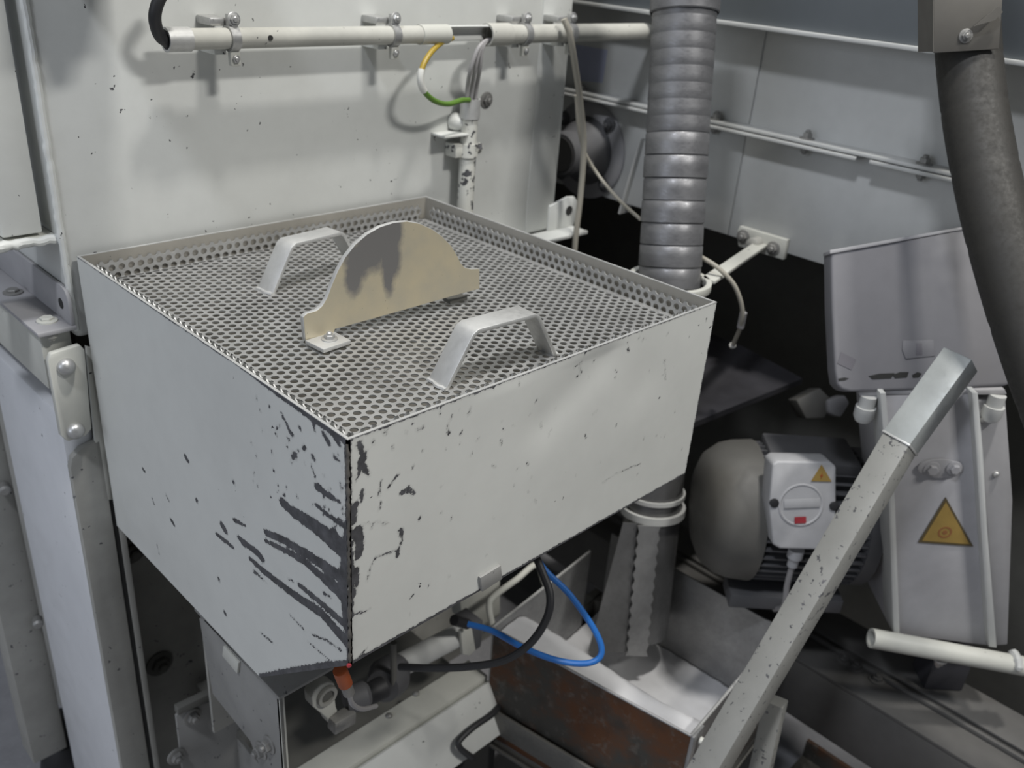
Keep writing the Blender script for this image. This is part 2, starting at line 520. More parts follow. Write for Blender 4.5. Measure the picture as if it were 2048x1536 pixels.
# ------------------------------------------------------------------ conduits, clamps and wiring on the housing front
YP = YW - 0.042             # axis of the conduit in front of the panel
ZP = at(600, 74, 'y', YP)[2]
px_ = lambda x: at(x, 74, 'y', YP)[0]
RP = 0.0125
cA = thing('conduit_pipe', 'long off-white conduit pipe clamped across the housing, cut open at its right end', 'pipe', (px_(330), YP, ZP))
build('pipe', MB().pipe(A(px_(372), YP, ZP), A(px_(880), YP, ZP), RP, RP - 0.002, 20), M['pipe'], cA)
build('end_sleeve', MB().pipe(A(px_(330), YP, ZP), A(px_(378), YP, ZP), RP + 0.0018, RP - 0.001, 20), M['bar'], cA)
build('right_sleeve', MB().pipe(A(px_(838), YP, ZP), A(px_(893), YP, ZP), RP + 0.0016, RP - 0.001, 20), M['white'], cA)
hsx0, hsx1 = px_(880), px_(972)
hm = MB()
rows = []
for k in range(9):
    t = math.pi * (-0.15 + k / 8 * 1.0)
    rows.append((math.sin(t), math.cos(t)))
vs_ = []
for xx in (hsx0, hsx1):
    for rr in (RP, RP - 0.002):
        for sy, cz in rows:
            vs_.append(A(xx, YP + rr * sy, ZP + rr * cz))
fs_ = []
for k in range(8):
    fs_ += [(k, k + 1, 18 + k + 1, 18 + k), (9 + k + 1, 9 + k, 27 + k, 27 + k + 1), (k, 9 + k, 9 + k + 1, k + 1), (18 + k + 1, 27 + k + 1, 27 + k, 18 + k)]
fs_ += [(0, 18, 27, 9), (8, 17, 35, 26)]
hm.add(vs_, fs_)
build('half_shell', hm, M['wall'], cA)
hl = MB().lathe(at(541, 76, 'y', YP - RP - 0.0002), A(0, -1, 0), [(0.0034, -0.001), (0.0034, 0.0008)], 12)
build('screw_hole', hl, M['void'], cA)

cB = thing('conduit_pipe', 'off-white conduit pipe with flared sleeve running right behind the flexible duct', 'pipe', (px_(975), YP, ZP))
build('pipe', MB().pipe(A(px_(985), YP, ZP - 0.002), A(RW, YP, ZP - 0.002), 0.0145, 0.0125, 20), M['pipe'], cB)
build('sleeve', MB().pipe(A(px_(972), YP, ZP - 0.002), A(px_(1015), YP, ZP - 0.002), 0.0172, 0.0142, 22), M['pipe'], cB)


def clamp(x, r, zc, label):
    t = thing('pipe_clamp', label, 'pipe clamp', (x, YP, zc), 'clamps on the long conduit')
    build('foot', MB().box(x - 0.022, x + 0.004, YP + 0.006, YW, zc + r + 0.001, zc + r + 0.011), M['bolt'], t, bevel=0.002)
    s = MB().lathe(A(x - 0.004, YP, zc), A(1, 0, 0), [(r + 0.0005, 0), (r + 0.003, 0), (r + 0.003, 0.012), (r + 0.0005, 0.012)], 22, closed=True)
    build('strap', s, M['bolt'], t)
    build('upper_lug', MB().box(x - 0.003, x + 0.010, YP - 0.004, YP + 0.004, zc + r, zc + r + 0.016), M['bolt'], t, bevel=0.001)
    build('lower_lug', MB().box(x - 0.004, x + 0.010, YP - 0.006, YP + 0.002, zc - r - 0.020, zc - r), M['white'], t, bevel=0.002)
    build('stand_off', MB().box(x - 0.020, x - 0.004, YP + 0.004, YW, zc - r - 0.007, zc - r + 0.004), M['wall'], t, bevel=0.001)
    build('upper_bolt', MB().bolt(A(x + 0.004, YP - 0.004, zc + r + 0.010), A(0, -1, 0.1), 0.0058, 0.005), M['bolt'], t)
    build('lower_bolt', MB().bolt(A(x + 0.003, YP - 0.006, zc - r - 0.011), A(0, -1, 0), 0.005, 0.003, False), M['bolt'], t)


clamp(px_(460), RP, ZP, 'steel pipe clamp nearest the black cable end of the long conduit')
clamp(px_(783), RP, ZP, 'steel pipe clamp just left of the yellow-green earth wire')
clamp(px_(1046), 0.0145, ZP - 0.002, 'steel pipe clamp right of the grey cables, on the flared conduit')
clamp(px_(1136), 0.0145, ZP - 0.002, 'steel pipe clamp at the housing edge where the thin beige cable hangs')

YV = YW - 0.024
vx = at(938, 260, 'y', YV)[0]
cV = thing('conduit_pipe', 'chipped white vertical conduit pipe going down behind the hopper rim', 'pipe', (vx, YV, -0.2))
ztop, zc1, zc2 = at(940, 197, 'y', YV)[2], at(940, 236, 'y', YV)[2], at(935, 298, 'y', YV)[2]
M['chipped'] = paint('chipped_white_paint', (0.60, 0.60, 0.55), 0.3, 1.9, 0.5, scale=0.8)
build('coupling', MB().pipe(A(vx, YV, zc1), A(vx, YV, ztop), 0.0165, 0.0138, 22), M['bar'], cV)
build('pipe', MB().pipe(A(vx, YV, -0.2), A(vx, YV, zc1 + 0.004), 0.0138, 0.0115, 22), M['chipped'], cV)
cc = thing('saddle_clamp', 'paint-chipped saddle clamp holding the vertical conduit to the housing', 'pipe clamp', (vx, YV, zc2))
build('saddle', MB().lathe(A(vx, YV, zc2 - 0.012), A(0, 0, 1), [(0.0142, 0), (0.0168, 0), (0.0168, 0.022), (0.0142, 0.022)], 22, closed=True), M['chipped'], cc)
build('lug', MB().box(vx - 0.030, vx - 0.012, YV - 0.004, YW, zc2 - 0.012, zc2 + 0.010), M['chipped'], cc, bevel=0.002)
build('lug', MB().box(vx + 0.012, vx + 0.026, YV - 0.004, YW, zc2 - 0.010, zc2 + 0.008), M['chipped'], cc, bevel=0.002)
build('bolt', MB().bolt(A(vx + 0.020, YV - 0.004, zc2), A(0, -1, 0), 0.006, 0.005), M['chipped'], cc)
bk = MB().bolt(at(972, 200, 'y', YW), A(0, -1, 0), 0.009, 0.008)
build('bolt', bk, M['bolt_dull'], hs)

# wires
wy = YP - 0.004
wp = [at(x, y, 'y', wy - d) for x, y, d in ((905, 76, -0.004), (885, 84, 0.0), (862, 105, 0.008), (846, 132, 0.014), (841, 160, 0.016), (850, 185, 0.014), (872, 203, 0.008), (897, 208, 0.0), (922, 201, -0.006), (938, 200, -0.012))]
ew = thing('earth_wire', 'yellow and green earth wire looping between the two conduits', 'wire', wp[4])
sp_ = spline(wp, 8)
build('wire', MB().tube(sp_, 0.0042, 10), M['wire'], ew)
build('marker', MB().tube(sp_[26:40], 0.0054, 12), M['marker'], ew)
for i, (dx, lab) in enumerate(((-6, 'thin grey cable, left one of three entering the vertical conduit'), (3, 'thin grey cable, middle one of three entering the vertical conduit'), (12, 'thin grey cable, right one of three entering the vertical conduit'))):
    cp = [at(990, 82, 'y', YP), at(972, 82 + i, 'y', YP - 0.002), at(958 + dx * 0.5, 100, 'y', YP - 0.004), at(947 + dx, 140, 'y', YP + 0.002), at(941 + dx, 175, 'y', YV), at(938 + dx * 0.9, 215, 'y', YV)]
    o = build('grey_cable', MB().tube(spline(cp, 8), 0.0034, 10), M['grey_cable'], None, base=cp[3])
    tag(o, lab, 'cable', 'grey cables at the vertical conduit')
bc = [at(345, -40, 'y', YP - 0.02), at(322, -8, 'y', YP - 0.02), at(311, 22, 'y', YP - 0.016), at(311, 48, 'y', YP - 0.01), at(322, 75, 'y', YP - 0.003), at(345, 84, 'y', YP), at(380, 78, 'y', YP)]
o = build('black_cable', MB().tube(spline(bc, 8), 0.0072, 14), M['black'], None, base=bc[3])
tag(o, 'thick black cable bending down into the left end of the conduit', 'cable')
hc = [at(1128, 38, 'y', YP - 0.024), at(1140, 70, 'y', YP - 0.03), at(1150, 130, 'y', YP - 0.026), at(1160, 200, 'y', YP - 0.018), at(1167, 270, 'y', YP - 0.014), at(1166, 330, 'y', YP - 0.012), at(1160, 400, 'y', YP - 0.01), at(1150, 490, 'y', YP - 0.01), at(1146, 580, 'y', YP - 0.01)]
o = build('hanging_cable', MB().tube(spline(hc, 8), 0.0055, 12), M['beige'], None, base=hc[4])
tag(o, 'dusty beige cable hanging from the conduit past the housing corner', 'cable')
b2 = [at(1152, 190, 'y', YP + 0.0), at(1158, 260, 'y', YP), at(1172, 310, 'y', YP), at(1200, 355, 'y', YP - 0.02), at(1240, 402, 'y', YP - 0.08), at(1280, 438, 'y', YP - 0.18)]
o = build('hanging_cable', MB().tube(spline(b2, 8), 0.0032, 10), M['beige'], None, base=b2[3])
tag(o, 'thinner beige cable slanting from the housing corner to the flexible duct', 'cable')

# ------------------------------------------------------------------ right-hand machine: side wall with bolted flanges
rm = thing('side_machine', 'grey painted machine wall with bolted horizontal flange joint behind the ducts', 'machine', (1.6, 0.4, -0.09))
zr = 0.113
zt = 0.283
build('lower_panel', MB().box(RW, 2.0, -0.55, 1.4, -0.088, zr - 0.006), M['frame'], rm, bevel=0.002)
build('upper_panel', MB().box(RW + 0.003, 2.0, -0.55, 1.4, zr + 0.006, zt), M['frame'], rm)
ub = build('top_cover', MB().box(RW - 0.055, 2.0, -0.55, 1.4, zt + 0.006, 0.9), M['blue'], rm, bevel=0.002)
build('cover_lip', MB().box(RW - 0.062, RW + 0.01, -0.55, 1.4, zt - 0.001, zt + 0.006), M['frame'], rm, bevel=0.001)
fl = build('upper_flange', MB().box(RW - 0.034, RW + 0.02, -0.55, 1.4, zr, zr + 0.006), M['frame'], rm, bevel=0.001)
y1 = at(1715, 305, 'x', RW - 0.034)[1]; y2 = at(1742, 311, 'x', RW - 0.034)[1]
build('lower_flange', MB().box(RW - 0.036, RW + 0.02, y1, 1.4, zr - 0.008, zr - 0.002), M['frame'], rm, bevel=0.001)
build('lower_flange', MB().box(RW - 0.036, RW + 0.02, -0.55, y2, zr - 0.008, zr - 0.002), M['frame'], rm, bevel=0.001)
for x, y in ((1188, 178), (1481, 232), (1668, 268), (1888, 318)):
    q = at(x, y, 'z', zr + 0.006); q[0] = RW - 0.017
    build('bolt', MB().bolt(q, A(0, 0, 1), 0.0085, 0.010), M['bolt_dull'], rm)
    q = q.copy(); q[2] = zr - 0.008
    build('nut', MB().bolt(q, A(0, 0, -1), 0.008, 0.008), M['bolt_dull'], rm)
for yy in (-0.16, 0.02, 0.20, 0.40, 0.62):
    build('bolt', MB().bolt(A(RW - 0.03, yy, zt + 0.006), A(0, 0, 1), 0.0075, 0.008), M['bolt_dull'], rm)
qa, qb = at(1248, 425, 'x', RW), at(1292, 275, 'x', RW)
build('rib', MB().beam(qa, qb, 0.004, 0.035, (1, 0, 0)), M['frame'], rm)
vy = at(1488, 300, 'x', RW)[1]
build('overlap_strip', MB().box(RW - 0.004, RW + 0.001, vy, 1.4, -0.086, zr - 0.008), M['frame'], rm, bevel=0.001)
build('overlap_strip', MB().box(RW - 0.001, RW + 0.004, vy, 1.4, zr + 0.006, zt - 0.002), M['frame'], rm, bevel=0.001)
st = [at(x, y, 'x', RW + 0.0) for x, y in ((1146, 88), (1216, 100), (1206, 166), (1150, 160))]
o = build('sticker', MB().prism(st, A(-0.0012, 0, 0)), M['sticker'], rm)
build('back_plate', MB().box(0.90, 2.0, 1.40, 1.43, -0.9, 0.9), M['dark'], rm)  # dark sheet put in for the shaded space beside the housing
build('inner_wall', MB().box(1.55, 1.60, -0.55, 1.40, FLOOR + 0.002, -0.09), M['dark'], rm)  # dark sheet put in for the shaded space under the side machine

bq = at(1178, 300, 'x', RW)
bg = thing('flange_bearing', 'grey flanged shaft bearing with dark bore on the machine wall beside the housing', 'bearing', bq)
build('flange', MB().lathe(bq, A(-1, 0, 0), [(0.100, -0.001), (0.100, 0.008), (0.094, 0.012)], 36), M['dusty'], bg)
build('gap_ring', MB().lathe(bq, A(-1, 0, 0), [(0.104, -0.001), (0.104, 0.004), (0.101, 0.004), (0.101, -0.001)], 36, closed=True), M['void'], bg)  # dark ring painted in for the shaded gap around the flange
build('hub', MB().lathe(bq, A(-1, 0, 0), [(0.072, 0.010), (0.060, 0.03), (0.046, 0.055), (0.046, 0.085), (0.041, 0.09)], 32), M['motor_dark'], bg)
build('bore', MB().lathe(bq + A(-0.0895, 0, 0), A(-1, 0, 0), [(0.034, 0), (0.034, 0.002)], 26), M['void'], bg)
build('nipple', MB().lathe(bq + A(-0.05, -0.045, -0.012), A(-0.6, -0.8, 0), [(0.008, 0), (0.008, 0.012), (0.004, 0.02)], 12), M['bolt'], bg)
for t in (0.7, 2.3, 3.9, 5.5):
    build('bolt', MB().bolt(bq + A(-0.012, 0.085 * math.cos(t), 0.085 * math.sin(t)), A(-1, 0, 0), 0.010, 0.010), M['motor_dark'], bg)

# ------------------------------------------------------------------ flexible duct, its holder ring and the chute below
ring_c = A(0.7811, 0.2196, -0.086)
d_top = dp(1374, -60, 1.36); d_bot = ring_c + A(0.006, 0.004, -0.012)
RD = 0.0495
fd = thing('flexible_duct', 'ribbed grey steel flexible duct hanging vertically into a white holder ring', 'duct', d_bot)
L_ = np.linalg.norm(d_top - d_bot); dn = (d_top - d_bot) / L_
prof = []
h = 0.0; i = 0
while h < L_ - 0.05:
    stp = 0.0345 if h < 0.22 else 0.024
    r0 = RD + (0.0008 if (i % 2 and h < 0.22) else 0) - (0.0006 if h > 0.22 else 0)
    e = 0.0016 if h < 0.22 else 0.0003
    prof += [(r0 - e, h), (r0 + 0.0003, h + 0.0012), (r0 + 0.0001, h + stp * 0.5), (r0 - 0.0002, h + stp - 0.0022), (r0 - e, h + stp - 0.0008)]
    h += stp; i += 1
build('ribbed_hose', MB().lathe(d_bot, dn, [(RD - 0.004, 0.0)] + prof + [(RD, L_)], 40), M['duct'], fd, ang=50)
build('upper_sleeve', MB().lathe(d_bot + dn * (L_ - 0.062), dn, [(RD + 0.002, 0), (RD + 0.0035, 0.002), (RD + 0.0035, 0.12), (RD + 0.002, 0.12)], 40, closed=True), M['duct'], fd)

rh = thing('duct_holder', 'white steel ring on a flat arm bolted to the machine wall, holding the duct', 'duct holder', ring_c)
build('ring', MB().lathe(ring_c + A(0, 0, -0.006), A(0, 0, 1), [(0.0575, 0), (0.0665, 0), (0.0665, 0.013), (0.0575, 0.013)], 40, closed=True), M['white'], rh, bevel=0.001)
pa = ring_c + A(0.048, -0.040, 0.004); pb = at(1522, 490, 'x', RW - 0.012)
pb[2] = pa[2]
build('arm', MB().beam(pa, pb, 0.024, 0.006), M['white'], rh, bevel=0.001)
ppts = [at(x, y, 'x', RW - 0.012) for x, y in ((1474, 462), (1479, 452), (1574, 480), (1566, 520), (1520, 506), (1476, 492))]
hp = build('wall_plate', MB().prism(ppts, A(0.012, 0, 0)), M['white'], rh, bevel=0.0015)
for x, y in ((1487, 473), (1547, 497)):
    build('bolt', MB().bolt(at(x, y, 'x', RW - 0.012), A(-1, 0, 0), 0.009, 0.008), M['bolt_dull'], rh)
build('lug', MB().lathe(at(1515, 487, 'x', RW - 0.012), A(-1, 0, 0), [(0.013, 0), (0.013, 0.02), (0.01, 0.022)], 18), M['grime'], rh)
sc_ = [dp(1402, 514, 1.47), dp(1435, 535, 1.46), dp(1468, 570, 1.47), dp(1484, 615, 1.49), dp(1482, 650, 1.51), dp(1466, 690, 1.56)]
gc = thing('sensor_cable', 'thin grey cable curving down from the duct holder ring', 'cable', sc_[0])
build('cable', MB().tube(spline(sc_, 8), 0.0038, 10), M['beige'], gc)
build('sleeve', MB().tube([dp(1487, 625, 1.50), dp(1481, 655, 1.515)], 0.0062, 10), M['grey_cable'], gc)
build('eyelet', MB().lathe(dp(1464, 692, 1.56), A(-0.5, -0.5, 0.7), [(0.006, 0), (0.006, 0.004)], 14), M['bolt_dull'], gc)

c_top = dp(1316, 905, 1.63); c_bot = A(0.806, 0.175, -0.815)
dn = unit(c_top - c_bot); L_ = np.linalg.norm(c_top - c_bot)
ct = thing('discharge_chute', 'bent sheet steel discharge chute with a serrated seam strip hanging into the bin', 'chute', c_bot)
sd = unit(CAM_R[0] - dn * np.dot(CAM_R[0], dn)); nn = unit(np.cross(sd, dn))
if np.dot(nn, CAM_R[2]) > 0: nn = -nn
build('upper_pipe', MB().pipe(c_top - dn * 0.004, ring_c + A(0.005, 0.003, -0.014), 0.0505, 0.0475, 28), M['chute'], ct)
tubev = MB().pipe(c_bot + dn * 0.02, c_top, 0.052, 0.049, 28)
build('tube', tubev, M['chute'], ct)
build('collar', MB().lathe(c_bot + dn * (L_ * 0.70), dn, [(0.053, 0), (0.060, 0), (0.060, 0.014), (0.053, 0.014)], 32, closed=True), M['frame'], ct)
build('collar', MB().lathe(c_bot + dn * (L_ * 0.79), dn, [(0.053, 0), (0.057, 0), (0.057, 0.008), (0.053, 0.008)], 32, closed=True), M['frame'], ct)
n_t = 11
edge_l, edge_r = [], []
for i in range(n_t * 2 + 1):
    t = i / (n_t * 2) * L_ * 0.70
    off = 0.004 if i % 2 else 0.0
    c0 = c_bot + dn * t + nn * 0.056 - sd * 0.014
    edge_l.append(c0 - sd * (0.021 - off)); edge_r.append(c0 + sd * (0.021 - off))
build('serrated_strip', MB().prism(edge_l + edge_r[::-1], nn * 0.003), M['tin'], ct)
lp = [c_bot + dn * t + nn * q + sd * s_ for t, q, s_ in ((0.0, 0.05, -0.105), (0.0, 0.05, -0.03), (L_ * 0.70, 0.052, -0.035), (L_ * 0.70, 0.05, -0.06))]
build('side_sheet', MB().prism(lp, -nn * 0.003), M['chute'], ct)

# second, dark hose at the right and its clamp plate
hp_ = [dp(1930, -60, 1.22), dp(1934, 60, 1.22), dp(1941, 150, 1.22), dp(1957, 270, 1.21), dp(1990, 430, 1.19), dp(2040, 610, 1.17), dp(2105, 800, 1.15), dp(2190, 1020, 1.12), dp(2190, 1020, 1.12) + A(0.13, -0.13, -0.30), A(*(dp(2190, 1020, 1.12) + A(0.20, -0.20, 0))[:2], FLOOR + 0.01)]
dh = thing('dark_hose', 'thick dark brown flexible hose curving down at the right edge of the picture', 'hose', hp_[3])
sp_ = spline(hp_, 14)
rr = [0.0415 + (0.0 if (k % 12) else -0.0009) for k in range(len(sp_))]
build('hose', MB().tube(sp_, rr, 32), M['duct_dark'], dh, ang=50)
cpn = -CAM_R[2] + A(0, 0, -0.35); cpn = unit(cpn); cpo = dp(1935, 60, 1.165)
cpl = thing('hose_clamp_plate', 'tan steel clamp plate with a bolt gripping the dark hose top right', 'clamp', dp(1935, 60, 1.17))
build('plate', MB().prism([pl(x, y, cpo, cpn) for x, y in ((1868, -40), (2008, -40), (2004, 20), (1998, 98), (1868, 106))], -cpn * 0.004), M['tan'], cpl, bevel=0.001)
build('side_plate', MB().prism([pl(x, y, cpo, cpn) for x, y in ((1868, 104), (1868, -40), (1866, -40), (1866, 104))], -cpn * 0.05), M['tan'], cpl)
build('bolt', MB().bolt(pl(1931, 72, cpo, cpn), cpn, 0.006, 0.005, True), M['bolt_dull'], cpl)
build('wing', MB().prism([pl(x, y, cpo + cpn * 0.012, cpn) for x, y in ((1950, 52), (1998, 12), (2006, 24), (1990, 40))], -cpn * 0.003), M['tan'], cpl)

# ------------------------------------------------------------------ the hopper
HF = 0.2531                 # depth of the front panel
HB = 0.404                  # depth at the back
YC = 0.180                  # where the side panel's bottom turns up to the front
hop = thing('steel_hopper', 'big off-white painted steel hopper box with chipped and scratched corner', 'hopper', (0.28, 0.28, -HB))


def seg_dist(p, a, b):
    ab = b - a; t = np.clip(((p - a) @ ab) / max(1e-12, ab @ ab), 0, 1)
    return np.linalg.norm(p - (a + t[:, None] * ab), axis=1), t


def strokes(P, lst, k=1.18):
    """signed wear depth (m): positive inside the stroke; lst of (points2d, w0, w1)"""
    best = np.full(len(P), -0.05)
    for pts, w0, w1 in lst:
        n = len(pts) - 1
        for i in range(n):
            d, t = seg_dist(P, pts[i], pts[i + 1])
            wd = k * (w0 + (w1 - w0) * (i + t) / n) + 0.0003
            best = np.maximum(best, wd - d)
    return best


def panel_mesh(name, G, thick, wear, parent, mat):
    """G: grid (nu,nv,3) of the outside surface; thick: offset vector inward"""
    nu, nv, _ = G.shape
    out = G.reshape(-1, 3); inn = out + thick
    vs = np.concatenate([out, inn]); N = nu * nv
    idx = np.arange(N).reshape(nu, nv)
    a, b, c, d = idx[:-1, :-1].ravel(), idx[1:, :-1].ravel(), idx[1:, 1:].ravel(), idx[:-1, 1:].ravel()
    F = [np.stack([a, b, c, d], 1)]
    loop = np.concatenate([idx[0, :], idx[1:, -1], idx[-1, -2::-1], idx[-2:0:-1, 0]])
    l2 = np.roll(loop, -1)
    F.append(np.stack([loop, l2, l2 + N, loop + N], 1))
    F.append(np.stack([d, c, b, a], 1) + N)
    F = np.concatenate(F)
    # orient outward
    e1 = out[b[0]] - out[a[0]]; e2 = out[d[0]] - out[a[0]]
    if np.dot(np.cross(e1, e2), thick) > 0: F = F[:, ::-1]
    base = A(*parent['base_'])
    me = bpy.data.meshes.new(name)
    me.from_pydata((vs - base).tolist(), [], F.tolist())
    at_ = me.attributes.new('wear', 'FLOAT', 'POINT')
    at_.data.foreach_set('value', np.concatenate([wear, np.full(N, -0.02)]).astype(np.float32))
    smooth_mesh(me, 30)
    me.materials.append(mat)
    o = bpy.data.objects.new(name, me); COL.objects.link(o); o.parent = parent
    return o


Z3 = lambda zx, zy: (500 + zx / 2.793, 800 + zy / 2.793)
Z5 = lambda zx, zy: (zx / 2.415, 900 + zy / 2.415)


def onL(p):
    q = at(p[0], p[1], 'x', 0.0); return A(q[1], q[2])


def onF(p):
    q = at(p[0], p[1], 'y', 0.0); return A(q[0], q[2])


# left side panel (x = 0), scratched towards the front corner
ny, nz = 190, 130
ys = np.linspace(0, D_, ny)
bot = np.where(ys < YC, -HF + (ys / YC) * (HF - HB), -HB)
G = np.zeros((ny, nz, 3))
for j in range(nz):
    G[:, j, 1] = ys; G[:, j, 2] = bot * j / (nz - 1)
P = G.reshape(-1, 3)[:, 1:3]
mm = 0.001
S = []
for pts, w0, w1 in (
        ([(188, 572), (230, 620), (340, 690), (430, 760), (535, 850)], 3.6, 9), ([(88, 740), (200, 790), (330, 870), (420, 930), (535, 1010)], 3.2, 5.5),
        ([(88, 788), (200, 842), (300, 900), (400, 985), (530, 1110)], 1.8, 5), ([(0, 885), (80, 960), (250, 1090), (400, 1190), (535, 1345)], 2.6, 5.5),
        ([(275, 1035), (380, 1120), (535, 1260)], 2.4, 3.8), ([(-40, 800), (40, 845), (75, 892)], 3.2, 2.4), ([(372, 590), (440, 645), (525, 705)], 1.6, 2.6),
        ([(375, 485), (440, 535), (500, 570)], 3.6, 1.5), ([(430, 985), (480, 1040), (525, 1085)], 4.5, 5), ([(470, 740), (500, 800), (530, 880)], 4, 6),
        ([(222, 1200), (300, 1280)], 1.1, 1.2), ([(345, 1310), (430, 1345), (510, 1400)], 0.9, 1.3), ([(60, 1300), (125, 1352)], 1.0, 1.0),
        ([(415, 1080), (455, 1105)], 1.8, 1.0), ([(20, 960), (90, 1020)], 1.3, 0.8), ([(215, 1000), (240, 1015)], 1.2, 1.2), ([(325, 1350), (440, 1450)], 0.7, 0.9),
        ([(170, 65), (235, 195)], 0.9, 2.2), ([(240, 320), (258, 308)], 2.4, 2.0), ([(350, 320), (360, 335)], 2.4, 1.5), ([(300, 268), (306, 262)], 2.2, 1.8),
        ([(345, 375), (365, 430)], 1.0, 1.2), ([(470, 320), (500, 345)], 1.6, 1.0), ([(410, 190), (440, 240)], 2.4, 2.2), ([(480, 215), (500, 250)], 3.0, 2.0), ([(350, 110), (362, 175)], 2.6, 1.0)):
    S.append(([onL(Z3(*p)) for p in pts], w0 * mm, w1 * mm))
for pts, w0, w1 in (([(1048, 408), (1125, 470)], 2.6, 2.2), ([(1150, 422), (1205, 465), (1265, 528)], 2.4, 3.0), ([(1130, 338), (1185, 367)], 2.4, 1.2), ([(1072, 362), (1090, 392)], 3.6, 3.2),
                    ([(1232, 588), (1285, 640)], 2.0, 1.0), ([(1365, 255), (1449, 330)], 4.5, 4.5), ([(895, 30), (908, 55)], 2.4, 2.4), ([(690, 92), (700, 104)], 2.0, 1.6), ([(950, 243), (954, 255)], 2.4, 1.8),
                    ([(1128, 155), (1132, 162)], 2.2, 2.0), ([(825, 335), (840, 360)], 2.0, 2.4), ([(735, 235), (744, 260)], 1.4, 1.8), ([(800, 212), (815, 245)], 1.0, 1.2), ([(1056, 620), (1058, 632)], 2.0, 2.0),
                    ([(1085, 785), (1090, 795)], 2.2, 1.8), ([(758, 455), (768, 500)], 0.7, 0.9), ([(1400, 795), (1449, 850)], 1.2, 1.0), ([(1265, 890), (1312, 930)], 0.8, 0.8), ([(1425, 22), (1428, 38)], 2.4, 1.8)):
    S.append(([onL(Z5(*p)) for p in pts], w0 * mm, w1 * mm))
# bare steel along the front corner, the rim and the bottom
S.append(([A(0, 0), A(0, -0.06), A(0, -0.13), A(0, -0.19), A(0, -HF)], 3.2 * mm, 4.0 * mm))
S.append(([A(0, -0.085), A(0.007, -0.125), A(0.011, -0.16), A(0.006, -0.20), A(0, -0.235)], 4 * mm, 4 * mm))
S.append(([A(0, 0), A(0.10, 0.0), A(0.16, 0.001)], 4.8 * mm, 1.6 * mm))
S.append(([A(0.16, 0.0012), A(D_, 0.0012)], 1.6 * mm, 1.4 * mm))
S.append(([A(0, -HF), A(0.05, -0.292), A(0.11, -0.342), A(YC, -HB + 0.002)], 4.4 * mm, 2.0 * mm))
rnd = random.Random(5)
for _ in range(60):
    y = 0.008 + 0.16 * rnd.random() ** 1.6 ; z = -rnd.uniform(0.02, 0.13)
    S.append(([A(y, z), A(y + rnd.uniform(-.003, .003), z + rnd.uniform(-.004, .004))], rnd.uniform(0.2, 1.8) * mm, 0.5 * mm))
wear = strokes(P, S, 1.4)
panel_mesh('side_panel', G, A(0.003, 0, 0), wear, hop, M['hop'])

# front panel (y = 0)
nx, nz = 190, 90
xs = np.linspace(0, W_, nx); zs = np.linspace(0, -HF, nz)
G = np.zeros((nx, nz, 3)); G[:, :, 0] = xs[:, None]; G[:, :, 2] = zs[None, :]
P = G.reshape(-1, 3)[:, [0, 2]]
S = []
for pts, w0, w1 in (([(655, 1010), (668, 940), (702, 880), (760, 858), (825, 838)], 0.5, 1.5), ([(825, 838), (822, 870)], 1.8, 2.2), ([(835, 830), (850, 770), (842, 728)], 0.7, 2.6), ([(845, 520), (880, 510), (915, 512)], 2.6, 1.6), ([(880, 490), (912, 520)], 2.0, 2.4),
                    ([(825, 418), (768, 495)], 1.3, 1.0), ([(733, 450), (718, 535)], 0.8, 1.5), ([(730, 570), (722, 615)], 1.3, 0.8), ([(625, 510), (622, 565)], 2.0, 1.4), ([(615, 340), (662, 415)], 3.0, 2.0), ([(610, 245), (640, 330)], 3.0, 1.6), ([(615, 360), (612, 420)], 2.4, 1.2),
                    ([(600, 735), (612, 800), (605, 870)], 5.5, 3.6), ([(590, 955), (596, 1020), (580, 1095)], 3.6, 1.5), ([(590, 580), (585, 690)], 2.8, 2.0), ([(570, 1195), (640, 1185), (675, 1160)], 1.8, 0.5), ([(915, 1085), (888, 1118)], 1.1, 0.6), ([(630, 690), (690, 682), (770, 690)], 0.25, 0.6), ([(745, 692), (775, 690)], 0.8, 0.6),
                    ([(560, 735), (580, 735)], 3, 1), ([(655, 1385), (590, 1450)], 0.9, 1.2), ([(950, 660), (945, 665)], 1.4, 1.4), ([(1065, 630), (1070, 630)], 1.0, 0.9), ([(965, 285), (966, 290)], 1.4, 1.2), ([(690, 235), (695, 240)], 1.6, 1.2), ([(755, 185), (760, 190)], 1.5, 1.2), ([(935, 165), (968, 155)], 1.4, 1.4), ([(1105, 140), (1105, 190)], 0.8, 1.0)):
    S.append(([onF(Z3(*p)) for p in pts], w0 * mm, w1 * mm))
for pts, w0, w1 in (([(1205, 965), (1235, 945), (1280, 928)], 0.4, 0.6), ([(1150, 735), (1165, 725)], 0.9, 1.2), ([(1170, 870), (1172, 876)], 1.2, 1.2), ([(1232, 740), (1234, 744)], 1.4, 1.0), ([(985, 930), (990, 934)], 1.2, 1.0), ([(1055, 925), (1056, 930)], 1.0, 1.0), ([(920, 870), (924, 862)], 1.0, 1.4), ([(1085, 848), (1085, 856)], 1.0, 1.4),
                    ([(1002, 880), (1003, 890)], 1.2, 0.8), ([(1160, 730), (1165, 748)], 0.6, 1.0), ([(935, 830), (940, 822)], 1.2, 0.9), ([(895, 862), (898, 868)], 1.0, 1.3), ([(1256, 698), (1258, 702)], 1.6, 1.2), ([(1070, 1000), (1072, 1004)], 0.9, 0.9), ([(880, 800), (881, 830)], 0.5, 0.9), ([(1330, 720), (1331, 760)], 0.4, 0.5)):
    S.append(([onF(p) for p in pts], w0 * mm, w1 * mm))
S.append(([A(0, 0), A(0, -0.08), A(0, -0.12), A(0, -HF)], 3.4 * mm, 2.6 * mm))
S.append(([A(0, -0.10), A(0.003, -0.15), A(0, -0.20)], 3 * mm, 3 * mm))
